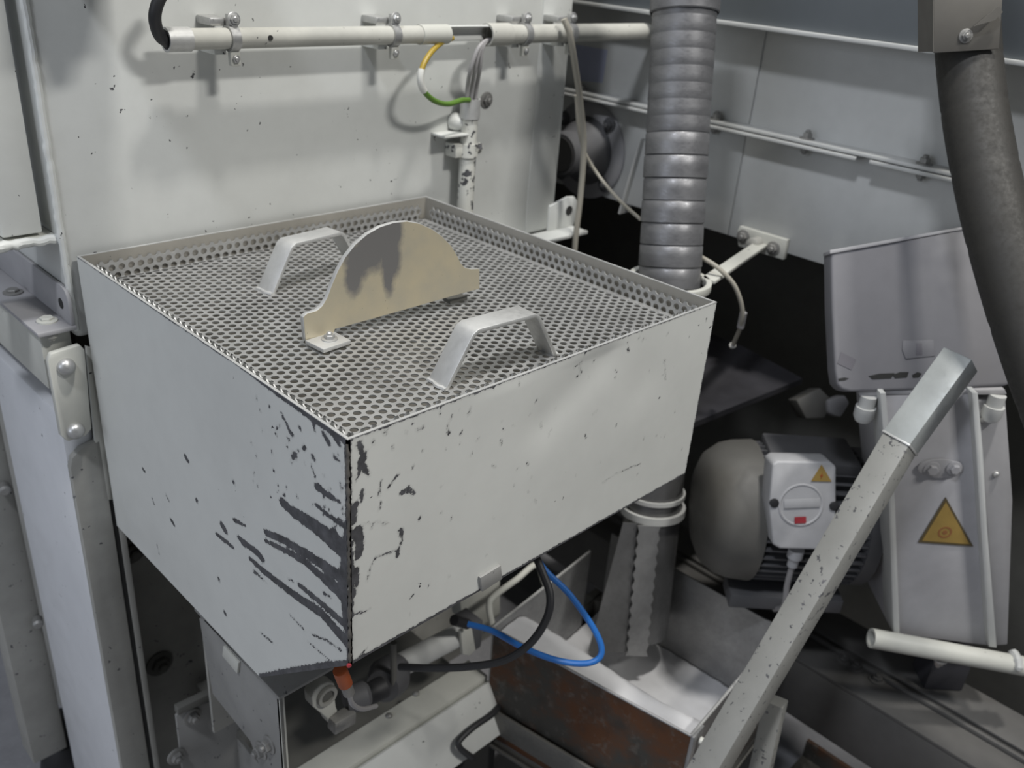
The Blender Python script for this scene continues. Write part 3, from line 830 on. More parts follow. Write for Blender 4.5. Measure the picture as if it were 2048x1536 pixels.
S.append(([A(0, 0.0008), A(W_, 0.0008)], 1.8 * mm, 1.3 * mm))
S.append(([A(0, -HF), A(0.3, -HF), A(W_, -HF)], 3.4 * mm, 1.8 * mm))
S.append(([A(W_, 0), A(W_, -HF)], 0.8 * mm, 0.8 * mm))
for _ in range(75):
    x = rnd.betavariate(1.1, 1.3) * W_; z = -rnd.betavariate(1.0, 2.2) * HF
    dx = rnd.uniform(-.003, .003)
    S.append(([A(x, z), A(x + dx, z + rnd.uniform(-.004, .004))], rnd.uniform(0.0, 1.3) * mm, rnd.uniform(0, 0.8) * mm))
wear = strokes(P, S)
# shallow dents in the sheet
q0, q1 = onF((1205, 720)), onF((1095, 835))
d, t = seg_dist(P, q0, q1)
dent = 0.0022 * np.exp(-(d / 0.030) ** 2)
for p, a_, r_ in (((1290, 770), 0.0010, 0.04), ((1250, 850), -0.0010, 0.06), ((1020, 770), -0.0006, 0.04)):
    dent += a_ * np.exp(-np.sum((P - onF(p)) ** 2, 1) / r_ ** 2)
dent *= np.clip(-P[:, 1] / 0.012, 0, 1)
G.reshape(-1, 3)[:, 1] += dent
G2 = G.reshape(nx, nz, 3)
panel_mesh('front_panel', G2, A(0, 0.003, 0), wear, hop, M['hop'])
build('end_panel', MB().box(W_ - 0.003, W_, 0.003, D_, -HF, 0), M['hop_in'], hop)
build('back_panel', MB().prism([A(x, D_ - 0.003, z) for x, z in ((0.003, 0), (W_ - 0.003, 0), (W_ - 0.003, -HF), (0.003, -HB))], A(0, 0.003, 0)), M['hop_in'], hop)
fv = [A(0.003, 0.003, -HF), A(0.003, YC, -HB), A(0.003, D_ - 0.003, -HB), A(W_ - 0.003, 0.003, -HF), A(W_ - 0.003, YC, -HF), A(W_ - 0.003, D_ - 0.003, -HF)]
fv = fv + [p + A(0, 0, 0.003) for p in fv]
build('floor_sheet', MB().add(fv, [(0, 1, 4, 3), (1, 2, 5, 4), (9, 10, 7, 6), (10, 11, 8, 7), (0, 6, 7, 1), (1, 7, 8, 2), (3, 4, 10, 9), (4, 5, 11, 10), (0, 3, 9, 6), (2, 8, 11, 5)]), M['hop_in'], hop)
# weld seam on the front corner
random.seed(8)
wq = [A(-0.0002 + random.uniform(-.0005, .0004), -0.0002 + random.uniform(-.0005, .0004), -0.004 - i * 0.0031) for i in range(80)]
ws = MB().tube(wq, [0.0013 + random.uniform(-.0005, .0009) for _ in wq], 8)
M['seam'] = steel('corner_weld', (0.16, 0.15, 0.135), 0.4, 0.5, 0.9, None, (0.035, 0.033, 0.03))
build('corner_weld', ws, M['seam'], hop)
npx = [at(x, y, 'y', -0.004) for x, y in ((961, 1156), (1002, 1131), (1005, 1158), (965, 1184))]
build('name_plate', MB().prism(npx, A(0, 0.004, 0)), M['shop'], hop, bevel=0.0006)
# bare rim strip on top of the panels
rm_ = MB()
for b in ((0, 0.003, 0, D_), (0.003, W_, 0, 0.003), (W_ - 0.003, W_, 0.003, D_), (0.003, W_ - 0.003, D_ - 0.003, D_)):
    rm_.box(b[0], b[1], b[2], b[3], 0.0, 0.0008)
build('rim', rm_, M['bar'], hop)

# ------------------------------------------------------------------ perforated tray lying in the hopper
TX0, TX1, TY0, TY1 = 0.013, W_ - 0.010, 0.014, D_ - 0.008
TZ = -0.033
tr = thing('perforated_tray', 'galvanised perforated sheet tray with upturned edges lying in the hopper top', 'tray', (0.28, 0.28, TZ))
PIT = 0.0125; HR = 0.0044; TH = 0.0015


def perforated(name, o, ex, ey, nrm, nu, nv, parent, mat, trim=None, prongs=False):
    """hole lattice: holes at (i*sqrt3*PIT [+half], j*PIT [+half]); flat cells with a round hole each.
    o origin, ex/ey unit directions, nrm up; nu periods along ex (two rows each), nv holes along ey"""
    K = 12
    ang = np.arange(K) * 2 * math.pi / K
    ap = PIT / 2
    # hexagon cell with flat sides facing +-ey : 12 boundary points
    rad = np.where(np.arange(K) % 2 == 1, ap / math.cos(math.pi / 6) * 1.0, ap)
    ang_h = ang + math.pi / 2            # points on flats at 90, 150.. and corners between
    cellx, celly = rad * np.cos(ang_h), rad * np.sin(ang_h)
    holex, holey = HR * np.cos(ang_h), HR * np.sin(ang_h)
    cs = []
    s3 = math.sqrt(3) * PIT
    for i in range(nu * 2):
        for j in range(nv):
            cs.append((i * s3 / 2, (j + (0.5 if i % 2 else 0.0)) * PIT))
    cs = np.array(cs)
    if trim is not None:
        cs = cs[trim(cs)]
    n = len(cs)
    X = np.stack([cs[:, 0:1] + cellx, cs[:, 0:1] + holex, cs[:, 0:1] + holex, cs[:, 0:1] + cellx], 1)
    Y = np.stack([cs[:, 1:2] + celly, cs[:, 1:2] + holey, cs[:, 1:2] + holey, cs[:, 1:2] + celly], 1)
    Zt = np.array([0, 0, -TH, -TH])[None, :, None] * np.ones_like(X)
    V = o + X[..., None] * ex + Y[..., None] * ey + Zt[..., None] * nrm
    V = V.reshape(-1, 3)
    k = np.arange(K); k2 = (k + 1) % K
    f = np.concatenate([np.stack([r * K + k, r * K + k2, (r + 1) * K + k2, (r + 1) * K + k], 1) for r in range(3)])
    if np.dot(np.cross(ex, ey), nrm) < 0: f = f[:, ::-1]
    F = (np.arange(n)[:, None, None] * 4 * K + f[None]).reshape(-1, 4)
    if prongs:                           # last row cut through its holes: only the lower half of each cell
        pc = np.array([(nu * s3, (j + (0.5 if (nu * 2) % 2 else 0.0)) * PIT) for j in range(nv)])
        X = np.stack([pc[:, 0:1] + cellx, pc[:, 0:1] + holex, pc[:, 0:1] + holex, pc[:, 0:1] + cellx], 1)
        Y = np.stack([pc[:, 1:2] + celly, pc[:, 1:2] + holey, pc[:, 1:2] + holey, pc[:, 1:2] + celly], 1)
        Zt = np.array([0, 0, -TH, -TH])[None, :, None] * np.ones_like(X)
        V2 = (o + X[..., None] * ex + Y[..., None] * ey + Zt[..., None] * nrm).reshape(-1, 3)
        mid = (holex[k] + holex[k2]) / 2
        keep = np.concatenate([mid < 0] * 3)
        f2 = f[keep]
        F = np.concatenate([F, (np.arange(len(pc))[:, None, None] * 4 * K + f2[None]).reshape(-1, 4) + len(V)])
        V = np.concatenate([V, V2])
    base = A(*parent['base_'])
    me = bpy.data.meshes.new(name)
    me.from_pydata((V - base).tolist(), [], F.tolist())
    smooth_mesh(me, 30)
    me.materials.append(mat)
    q = bpy.data.objects.new(name, me); COL.objects.link(q); q.parent = parent
    return q


s3 = math.sqrt(3) * PIT
EX, EY, EZ = A(1, 0, 0), A(0, 1, 0), A(0, 0, 1)
nU = int((TX1 - TX0) / s3); nV = int((TY1 - TY0) / PIT)
ox = TX0 + (TX1 - TX0 - (nU - 0.5) * s3) / 2; oy = TY0 + (TY1 - TY0 - (nV - 0.5) * PIT) / 2
perforated('perforated_sheet', A(ox, oy, TZ), EX, EY, EZ, nU, nV, tr, M['mesh'])
bs = MB()
ex0, ex1, ey0, ey1 = ox - PIT * 0.5, ox + (nU - 0.5) * s3 + PIT * 0.5, oy - PIT * 0.45, oy + (nV - 0.5) * PIT + PIT * 0.45
for b in ((TX0, ex0 + 0.001, TY0, TY1), (ex1 - 0.001, TX1, TY0, TY1), (TX0, TX1, TY0, ey0 + 0.001), (TX0, TX1, ey1 - 0.001, TY1)):
    if b[1] > b[0] and b[3] > b[2]:
        bs.box(b[0], b[1], b[2], b[3], TZ - TH, TZ - 0.0001)
build('bend_margin', bs, M['mesh'], tr)
# upturned edges: strips three hole rows high whose top edge is cut through the holes
nrow = int((TX1 - TX0) / PIT)
for nm, o_, ey_, nn_, cnt in (('back_edge', A(TX0 + PIT / 2, TY1, TZ + 0.002), EX, -EY, nrow), ('front_edge', A(TX0 + PIT / 2, TY0, TZ + 0.008), EX, EY, nrow),
                              ('left_edge', A(TX0, TY0 + PIT / 2, TZ + 0.008), EY, EX, int((TY1 - TY0) / PIT) - 1), ('right_edge', A(TX1, TY0 + PIT / 2, TZ + 0.002), EY, -EX, int((TY1 - TY0) / PIT) - 1)):
    perforated(nm, o_, EZ, ey_, nn_, 1, cnt, tr, M['mesh'], prongs=True)
TOPE = TZ + 0.002 + s3 / 2


def flat_handle(pts, wd, th, name):
    """bent flat bar: pts = centre line of the outer face, wd across (Y), th thickness"""
    P_ = [np.asarray(p, float) for p in pts]
    n = len(P_)
    up = []
    for i in range(n):
        t = unit(P_[min(i + 1, n - 1)] - P_[max(i - 1, 0)])
        q = np.cross(t, side); up.append(unit(q) if q[2] > 0 else -unit(q))
    vs = []
    for p, u in zip(P_, up):
        vs += [p - side * wd / 2, p + side * wd / 2, p + side * wd / 2 - u * th, p - side * wd / 2 - u * th]
    fs = []
    for i in range(n - 1):
        for k in range(4):
            k2 = (k + 1) % 4
            fs.append((i * 4 + k, (i + 1) * 4 + k, (i + 1) * 4 + k2, i * 4 + k2))
    fs += [(0, 1, 2, 3), tuple(4 * (n - 1) + k for k in (3, 2, 1, 0))]
    return build(name, MB().add(vs, fs), M['bar'], tr, bevel=0.0012)


for (xa, ya), (xb, yb) in (((0.171, 0.083), (0.333, 0.073)), ((0.166, 0.412), (0.322, 0.430))):
    d = unit(A(xb - xa, yb - ya, 0)); side = A(-d[1], d[0], 0)
    a0 = A(xa, ya, TZ); Ln = math.hypot(xb - xa, yb - ya); Hh = 0.060
    c = []
    for s_, z_ in ((0, 0.0), (0.030, Hh - 0.010), (0.034, Hh - 0.004), (0.041, Hh), (Ln - 0.041, Hh), (Ln - 0.034, Hh - 0.004), (Ln - 0.030, Hh - 0.010), (Ln, 0.0)):
        c.append(a0 + d * s_ + EZ * z_)
    flat_handle(c, 0.030, 0.005, 'handle')
    random.seed(2)
    for p in (c[0], c[-1]):
        wq = [p + side * (k - 3) * 0.005 + A(random.uniform(-.0012, .0012), 0, 0.0006) for k in range(7)]
        build('handle_weld', MB().tube(wq, [0.0026 + random.uniform(-.0006, .0008) for _ in wq], 8), M['bar'], tr)

# semicircular gauge plate bolted on the tray
g0, g1 = at(612, 684, 'z', TZ + 0.004), at(957, 577, 'z', TZ + 0.018)
gd = unit(A(g1[0] - g0[0], g1[1] - g0[1], 0)); gn = A(gd[1], -gd[0], 0)   # gn faces the camera side
Z6 = lambda zx, zy: (590 + zx / 4.995, 420 + zy / 4.995)
outl = [(98, 1312), (78, 1072), (112, 1040), (215, 1008), (268, 962), (318, 880), (368, 745), (428, 605), (500, 472), (600, 345), (720, 242), (850, 168), (985, 126), (1120, 112), (1250, 136), (1370, 190), (1470, 262), (1560, 355), (1618, 450), (1660, 535), (1700, 578), (1765, 592), (1845, 588), (1846, 785), (1640, 840), (1200, 965), (760, 1090), (390, 1192), (380, 1230)]
gp = [pl(*Z6(*p), g0, gn) for p in outl]
gz0 = min(p[2] for p in gp)
gp = [p - A(0, 0, 0) for p in gp]
qm = NT('gauge_plate_lacquer')
sep = qm.n('ShaderNodeSeparateXYZ'); qm.L.new(qm.tc, sep.inputs[0])
base_tr = A(*tr['base_'])


def blob(q, centre, rx, rz, vec):
    m1 = q.n('ShaderNodeVectorMath', operation='SUBTRACT'); q.L.new(vec, m1.inputs[0]); m1.inputs[1].default_value = tuple(centre)
    m2 = q.n('ShaderNodeVectorMath', operation='MULTIPLY'); q.L.new(m1.outputs[0], m2.inputs[0]); m2.inputs[1].default_value = (1 / rx, 0, 1 / rz)
    m3 = q.n('ShaderNodeVectorMath', operation='LENGTH'); q.L.new(m2.outputs[0], m3.inputs[0])
    return q.math('SUBTRACT', 1.0, m3.outputs['Value'])


bl = None
for zx, zy, rx, rz in ((900, 280, 0.028, 0.036), (740, 400, 0.032, 0.036), (640, 500, 0.024, 0.034), (950, 440, 0.018, 0.050), (590, 640, 0.016, 0.030), (930, 660, 0.011, 0.030), (1000, 250, 0.012, 0.03)):
    c_ = pl(*Z6(zx, zy), g0, gn) - base_tr
    v = blob(qm, c_, rx, rz, qm.tc)
    bl = v if bl is None else qm.math('MAXIMUM', bl, v)
bl = qm.math('ADD', bl, qm.math('MULTIPLY', qm.math('SUBTRACT', qm.noise(45, 5, 0.65), 0.5), 0.75))
c_ = qm.mix(qm.ramp(qm.noise(22, 4), 0.35, 0.7), (0.50, 0.44, 0.31), (0.42, 0.385, 0.30))
c_ = qm.mix(qm.ramp(bl, 0.0, 0.45), c_, (0.175, 0.170, 0.165))
c_ = qm.mix(qm.ramp(qm.noise(160, 3, 0.6), 0.72, 0.76), c_, (0.12, 0.10, 0.08))
qm.col(c_).rough(0.42).metal(0.25)
gpart = build('gauge_plate', MB().prism(gp, -gn * 0.006), M['bar'], tr, bevel=0.0008)  # brighter metal than the face: the lit rim is put into the colour
gcen = sum(gp) / len(gp)
build('lacquer_face', MB().prism([gcen + (p - gcen) * 0.992 for p in gp], gn * 0.0005), qm.m, gpart)
tabq = [at(*Z6(*p), 'z', TZ + 0.0075) for p in ((98, 1300), (285, 1392), (560, 1300), (395, 1212))]
build('foot_tab', MB().prism(tabq, A(0, 0, -0.005)), M['bar'], gpart, bevel=0.001)
build('bolt', MB().bolt(at(*Z6(345, 1290), 'z', TZ + 0.0075), EZ, 0.0062, 0.006), M['bolt'], gpart)
build('foot_tab', MB().prism([A(*(g1 + gd * a_ + gn * b_)[:2], TZ + 0.005) for a_, b_ in ((-0.036, -0.012), (-0.036, -0.026), (-0.008, -0.026), (-0.008, -0.012))], A(0, 0, -0.005)), M['dark'], gpart)  # tab coloured dark for the shadow under the plate

# ------------------------------------------------------------------ feeder unit at the right
U = unit(A(CAM_R[0][0], CAM_R[0][1], 0)); NF = unit(A(-CAM_R[2][0], -CAM_R[2][1], 0))   # across / towards the viewer, level
fo = dp(1880, 1000, 1.42)
ff_ = lambda x, y, k=0.0: pl(x, y, fo + NF * k, NF)
fe = thing('feeder_unit', 'dusty lilac-grey feeder trunk with flanged edges and a yellow warning triangle', 'feeder', ff_(1880, 1290))
trunk = [ff_(x, y) for x, y in ((1762, 786), (1944, 786), (1962, 1000), (1980, 1292), (1786, 1268), (1778, 1000))]
build('trunk', MB().prism(trunk, -NF * 0.14), M['trunk'], fe, bevel=0.002)
for nm, pts in (('left_flange', ((1760, 786), (1772, 786), (1790, 1000), (1800, 1270), (1787, 1268), (1777, 1000))), ('right_flange', ((1944, 786), (1956, 786), (1966, 900), (1975, 1060), (1994, 1296), (1978, 1294), (1962, 1060), (1952, 900)))):
    build(nm, MB().prism([ff_(x, y, 0.016) for x, y in pts], -NF * 0.05), M['frame'], fe, bevel=0.0015)
sdp = [ff_(x, y, -0.005) for x, y in ((1956, 800), (2012, 800), (2026, 1000), (2016, 1290), (1990, 1292), (1975, 1060))]
build('side_plate', MB().prism(sdp, -NF * 0.10), M['dusty'], fe, bevel=0.003)
build('top_flange', MB().prism([ff_(x, y, 0.0) for x, y in ((1716, 782), (2010, 779), (2014, 789), (1720, 793))], -NF * 0.16), M['dusty'], fe, bevel=0.001)
# oval pocket with two bolt heads
ov_ = []
cpo_ = ff_(1880, 936, 0.001)
for k in range(24):
    t = 2 * math.pi * k / 24
    ov_.append(cpo_ + U * 0.036 * math.cos(t) + A(0, 0, 1) * 0.017 * math.sin(t))
build('pocket', MB().prism(ov_, NF * 0.003), M['dusty'], fe, bevel=0.001)
for x, y, r_ in ((1863, 938, 0.011), (1908, 936, 0.010)):
    build('bolt', MB().bolt(ff_(x, y, 0.004), NF, r_ * 0.8, 0.008, True, False), M['dusty'], fe)
tri = [ff_(x, y, 0.0008) for x, y in ((1891, 994), (1946, 1092), (1836, 1084))]
ctri = sum(tri) / 3
sg = build('warning_sign', MB().prism(tri, NF * 0.0012), M['sign_ink'], fe)
build('sign_face', MB().prism([ctri + (p - ctri) * 0.86 + NF * 0.0012 for p in tri], NF * 0.0006), M['yellow'], sg)
sc0 = ctri + NF * 0.0019 - A(0, 0, 0.006)
for k, (r0, r1) in enumerate(((0.0, 0.004), (0.008, 0.011))):
    build('sign_mark', MB().lathe(sc0, NF, [(max(r0, 0.0005), 0), (r1, 0), (r1, 0.0003), (max(r0, 0.0005), 0.0003)], 20, closed=True), M['sign_red'], sg)
for x, y in ((1738, 792), (1996, 790)):
    q = ff_(x, y, 0.0)
    build('stud', MB().lathe(q, A(0, 0, -1), [(0.012, 0), (0.012, 0.018), (0.015, 0.018), (0.015, 0.034), (0.011, 0.042), (0.005, 0.045)], 18), M['frame'], fe)
lgq = ff_(1900, 1284, -0.08)
build('support_leg', MB().frame_box(A(lgq[0], lgq[1], (lgq[2] - 0.79) / 2), U * 0.035, NF * 0.03, A(0, 0, (lgq[2] + 0.79) / 2)), M['ledge'], fe)
cba, cbb = ff_(1742, 1276, 0.03), ff_(2046, 1332, 0.03)
build('cross_bar', MB().pipe(cba, cbb, 0.0165, 0.0125, 22), M['white'], fe)
q = (cba + (cbb - cba) * 0.47) - A(0, 0, 0.0165)
build('bar_nut', MB().bolt(q, A(0, 0, -1), 0.008, 0.012), M['bolt'], fe)
wz = [cbb - unit(cbb - cba) * 0.018 + A(0, 0, 1) * 0.018 * math.sin(t) + NF * 0.018 * math.cos(t) for t in np.linspace(0.2, 2.6, 9)]
build('bar_weld', MB().tube(wz, [0.005, 0.007, 0.006, 0.008, 0.006, 0.007, 0.008, 0.006, 0.005], 8), M['frame'], fe)
for x, y in ((1965, 838), (1992, 948)):
    build('rivet', MB().dome(ff_(x, y, -0.004), NF, 0.005, 0.004), M['bolt'], fe)

VA = CAM_R[2]
lo = dp(1850, 760, 1.335)
lpl = lambda x, y, k=0.0: pl(x, y, lo - VA * k, VA)
ld = thing('feeder_hood', 'large tilted lilac-grey sheet cover with rounded lower lip above the feeder trunk', 'cover', lpl(1850, 780))
lid = [lpl(x, y) for x, y in ((1662, 503), (1790, 478), (1928, 455), (1975, 600), (2024, 764), (2014, 772), (1850, 780), (1702, 784), (1684, 780), (1674, 768), (1670, 740), (1664, 620))]
build('sheet', MB().prism(lid, VA * 0.035), M['hood'], ld, bevel=0.009, seg=4)
build('top_lip', MB().prism([lpl(x, y, 0.003) for x, y in ((1660, 500), (1928, 453), (1928, 459), (1660, 508))], VA * 0.03), M['dusty'], ld, bevel=0.001)
lt = build('latch_plate', MB().prism([lpl(x, y, 0.0022) for x, y in ((1806, 681), (1868, 679), (1871, 712), (1812, 718), (1805, 700))], VA * 0.002), M['hood'], ld, bevel=0.0008)
build('latch_slot', MB().prism([lpl(x, y, 0.0026) for x, y in ((1832, 686), (1844, 686), (1845, 710), (1832, 711))], VA * 0.0005), M['lilac'], lt, bevel=0.0006)
build('label_patch', MB().prism([lpl(x, y, 0.0008) for x, y in ((1682, 704), (1712, 719), (1703, 740), (1675, 727))], VA * 0.001), M['lilac'], ld)
for pts in (((1737, 752), (1760, 747), (1790, 746), (1782, 757), (1745, 759)), ((1785, 750), (1800, 744), (1818, 744), (1814, 755), (1790, 757)), ((1824, 750), (1835, 744), (1844, 747), (1838, 755), (1826, 756)), ((1677, 757), (1690, 755), (1698, 757), (1690, 761), (1678, 762))):
    build('paint_chip', MB().prism([lpl(x, y, 0.0006) for x, y in pts], VA * 0.001), M['void'], ld)

# ------------------------------------------------------------------ electric motor behind the lever
mo = dp(1396, 1012, 1.60)
mt = thing('electric_motor', 'dusty electric motor with rounded fan cowl, cooling fins and white terminal box', 'motor', mo)
MR = 0.128
build('fan_cowl', MB().lathe(mo, U, [(0.045, -0.004), (0.075, 0.0), (0.100, 0.012), (0.116, 0.034), (0.122, 0.055), (0.125, 0.088), (0.121, 0.088)], 40), M['motor'], mt, ang=40)
build('stator', MB().lathe(mo, U, [(0.104, 0.08), (0.104, 0.27)], 40), M['motor_dark'], mt)
build('end_shield', MB().lathe(mo, U, [(0.110, 0.258), (0.122, 0.262), (0.122, 0.285), (0.08, 0.296), (0.03, 0.30)], 40), M['motor_dark'], mt)
fin_me = None
mb_ = A(*mt['base_'])
a_ = unit(np.cross(A(0, 0, 1), U)); b_ = np.cross(U, a_)
nfin = 44
for k in range(nfin):
    t = 2 * math.pi * k / nfin
    if fin_me is None:
        f0 = MB().frame_box(mo + U * 0.172 + a_ * 0.110, U * 0.088, a_ * 0.012, b_ * 0.0017)
        fo_ = build('cooling_fin', f0, M['motor_dark'], mt); fin_me = fo_.data
    else:
        fo_ = bpy.data.objects.new('cooling_fin', fin_me); COL.objects.link(fo_); fo_.parent = mt
    fo_.matrix_local = Matrix.Rotation(t, 4, Vector(U))
tbc = dp(1609, 1012, 1.44)
TZn = unit(NF + A(0, 0, 0.25)); TZu = unit(np.cross(U, -TZn)); TZu = TZu if TZu[2] > 0 else -TZu
tbp = lambda x, y, k=0.0: pl(x, y, tbc + TZn * k, TZn)
tbx = build('terminal_box', MB().prism([tbp(x, y) for x, y in ((1545, 928), (1556, 922), (1662, 924), (1673, 934), (1672, 1090), (1662, 1101), (1560, 1098), (1546, 1090), (1538, 1010))], -TZn * 0.05), M['plastic'], mt, bevel=0.004, seg=3)
build('box_neck', MB().prism([tbp(x, y, -0.05) for x, y in ((1560, 945), (1660, 945), (1660, 1080), (1560, 1080))], -TZn * 0.05), M['motor_dark'], mt)
cen = tbp(1602, 1010)
build('round_lid', MB().lathe(cen, TZn, [(0.036, -0.001), (0.036, 0.0012), (0.034, 0.002), (0.032, 0.0014), (0.0315, 0.001)], 36), M['plastic'], tbx)
build('red_mark', MB().prism([tbp(x, y, 0.0022) for x, y in ((1589, 1034), (1612, 1033), (1612, 1046), (1589, 1047))], TZn * 0.0008), M['red'], tbx)
build('text_band', MB().prism([tbp(x, y, 0.0022) for x, y in ((1568, 999), (1640, 996), (1640, 1014), (1568, 1017))], TZn * 0.0006), M['plastic'], tbx, bevel=0.0002)
ti = [tbp(x, y, 0.0006) for x, y in ((1643, 929), (1663, 963), (1622, 962))]
tcc = sum(ti) / 3
ws_ = build('warning_sticker', MB().prism(ti, TZn * 0.0008), M['yellow'], tbx)
build('sign_mark', MB().prism([tcc + TZn * 0.001 + U * dx + TZu * dz for dx, dz in ((0.001, 0.006), (-0.0025, -0.001), (0.0, -0.001), (-0.001, -0.006), (0.0025, 0.0015), (0.0003, 0.0015))], TZn * 0.0004), M['orange'], tbx)
for x, y in ((1547, 1004), (1666, 1010)):
    build('screw', MB().lathe(tbp(x, y, -0.004), TZn, [(0.0075, 0), (0.0075, 0.006), (0.005, 0.007)], 14), M['black'], tbx)
gl = tbp(1592, 1102, -0.025)
build('cable_gland', MB().lathe(gl, A(0, 0, -1), [(0.013, -0.004), (0.013, 0.012), (0.009, 0.014), (0.009, 0.03)], 12), M['plastic'], tbx)
gcv = [gl + A(0, 0, -0.025), gl + A(0, 0, -0.07), gl + A(0.01, 0.0, -0.12), gl + A(0.05, 0.03, -0.17)]
o = build('motor_cable', MB().tube(spline(gcv, 6), 0.005, 10), M['grey_cable'], None, base=gcv[0])
tag(o, 'short grey cable hanging from the motor terminal box gland', 'cable')
mf = mo + U * 0.165
build('foot', MB().frame_box(mf - A(0, 0, 0.135) + NF * 0.06, U * 0.10, NF * 0.03, A(0, 0, 0.014)), M['motor_dark'], mt, bevel=0.002)
pz0 = mf[2] - 0.149
build('mount_plate', MB().box(mf[0] - 0.05, 1.15, mf[1] - 0.06, mf[1] + 0.06, pz0 - 0.008, pz0), M['ledge'], mt)
build('mount_leg', MB().box(1.10, 1.14, mf[1] - 0.05, mf[1] + 0.05, -0.792, pz0 - 0.008), M['ledge'], mt)
build('top_box', MB().frame_box(mo + U * 0.175 + A(0, 0, 0.118), U * 0.075, NF * 0.05, A(0, 0, 0.012)), M['motor_dark'], mt, bevel=0.004)

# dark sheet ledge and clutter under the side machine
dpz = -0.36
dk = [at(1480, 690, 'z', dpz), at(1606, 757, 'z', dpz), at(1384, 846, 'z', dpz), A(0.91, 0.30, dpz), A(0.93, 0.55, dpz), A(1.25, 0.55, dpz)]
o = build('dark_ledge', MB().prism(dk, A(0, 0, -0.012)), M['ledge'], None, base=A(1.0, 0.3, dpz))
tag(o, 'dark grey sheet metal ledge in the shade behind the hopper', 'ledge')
cb_ = thing('dusty_block', 'small dusty grey casting in the dark gap above the motor', 'casting', dp(1640, 815, 1.75))
build('block', MB().prism([dp(x, y, 1.74) for x, y in ((1592, 800), (1640, 775), (1665, 800), (1650, 836), (1612, 838))], VA * 0.06), M['motor'], cb_, bevel=0.004)
build('lug', MB().prism([dp(x, y, 1.73) for x, y in ((1655, 800), (1690, 790), (1700, 806), (1682, 835), (1656, 826))], VA * 0.04), M['dusty'], cb_, bevel=0.004)

# ------------------------------------------------------------------ conveyor beams on the right
bz = -0.80
b1 = thing('conveyor_beam', 'dusty grey rear conveyor side beam running below the motor', 'beam', (1.12, 0.0, bz))
build('web', MB().box(1.075, 1.085, -0.75, 0.75, bz - 0.12, bz), M['beam'], b1, bevel=0.001)
build('top_flange', MB().box(1.075, 1.16, -0.75, 0.75, bz, bz + 0.007), M['beam'], b1, bevel=0.001)
b2 = thing('conveyor_beam', 'dusty grey front conveyor side beam with bolts, just right of the bin', 'beam', (1.02, 0.0, bz))
build('top_flange', MB().box(0.985, 1.062, -0.75, 0.75, bz - 0.012, bz - 0.004), M['beam'], b2, bevel=0.001)
build('web', MB().box(0.985, 0.992, -0.75, 0.75, bz - 0.14, bz - 0.012), M['beam'], b2, bevel=0.001)
build('lip', MB().box(1.056, 1.064, -0.75, 0.75, bz - 0.004, bz + 0.006), M['beam'], b2, bevel=0.001)
for x, y in ((1690, 1318), (1728, 1318), (1758, 1355)):
    q = at(x, y, 'z', bz - 0.004); q[0] = min(max(q[0], 1.0), 1.05)
    build('bolt', MB().bolt(q, A(0, 0, 1), 0.010, 0.010), M['beam'], b2)
dt = thing('drip_tray', 'dark rusty sheet tray on the floor below the lever', 'tray', (0.78, -0.4, -1.0))
build('base', MB().box(0.50, 0.98, -0.85, -0.13, -1.005, -1.0), M['rust'], dt)
build('edge', MB().box(0.972, 0.98, -0.85, -0.13, -1.0, -0.96), M['rust'], dt)
for x in (0.52, 0.95):
    for y in (-0.83, -0.16):
        build('leg', MB().box(x - 0.012, x + 0.012, y - 0.012, y + 0.012, FLOOR + 0.001, -1.005), M['angle'], dt)

# ------------------------------------------------------------------ bin, its stand and the powder in it
BZ = -0.68; BB = -0.93
bA, bB, bD, bC = A(0.494, 0.278), A(0.561, -0.092), A(0.892, -0.058), A(0.874, 0.322)
bC2 = A(0.792, 0.312)
bn = thing('steel_bin', 'open sheet steel bin with rusty brown side standing under the discharge chute', 'bin', (0.68, 0.11, BB))


def wall_seg(p, q, z0, z1, th, inward):
    P_ = [A(*p, z0), A(*q, z0), A(*q, z1), A(*p, z1)]
    d = unit(q - p); n = A(-d[1], d[0], 0)
    if np.dot(n[:2], inward - (p + q) / 2) < 0: n = -n
    return MB().prism(P_, n * th)


cen2 = A(0.68, 0.11)
build('rusty_side', wall_seg(bA, bB, BB, BZ, 0.003, cen2), M['rust'], bn)
build('front_side', wall_seg(bB, bD, BB, BZ, 0.003, cen2), M['tin'], bn)
build('right_side', wall_seg(bD, bC, BB, BZ, 0.003, cen2), M['tin'], bn)
build('back_side', wall_seg(bA, bC2, BB, BZ, 0.003, cen2), M['tin'], bn)
build('base', MB().prism([A(*p, BB) for p in (bA, bB, bD, bC)], A(0, 0, -0.003)), M['tin'], bn)
lw = MB().tube([A(*bA, BZ), A(*bB, BZ)], 0.0022, 8)
build('rim_bead', lw, M['tin'], bn)
build('rim_bead', MB().tube([A(*bA, BZ), A(*bC2, BZ)], 0.0022, 8), M['bar'], bn)
build('rim_bead', MB().tube([A(*bB, BZ), A(*bD, BZ)], 0.0026, 8), M['bar'], bn)
nb = unit(A(-(bC2 - bA)[1], (bC2 - bA)[0], 0))
hd = [A(*(bA + (bC2 - bA) * t), z) + nb * k for t, z, k in ((0.10, BZ - 0.06, 0.004), (0.10, BZ - 0.035, 0.02), (0.12, BZ + 0.002, 0.038), (0.18, BZ + 0.012, 0.042), (0.40, BZ + 0.012, 0.042), (0.60, BZ + 0.012, 0.042), (0.64, BZ - 0.03, 0.03), (0.64, BZ - 0.06, 0.004))]
build('rod_handle', MB().tube(spline(hd, 6), 0.006, 12), M['white'], bn)
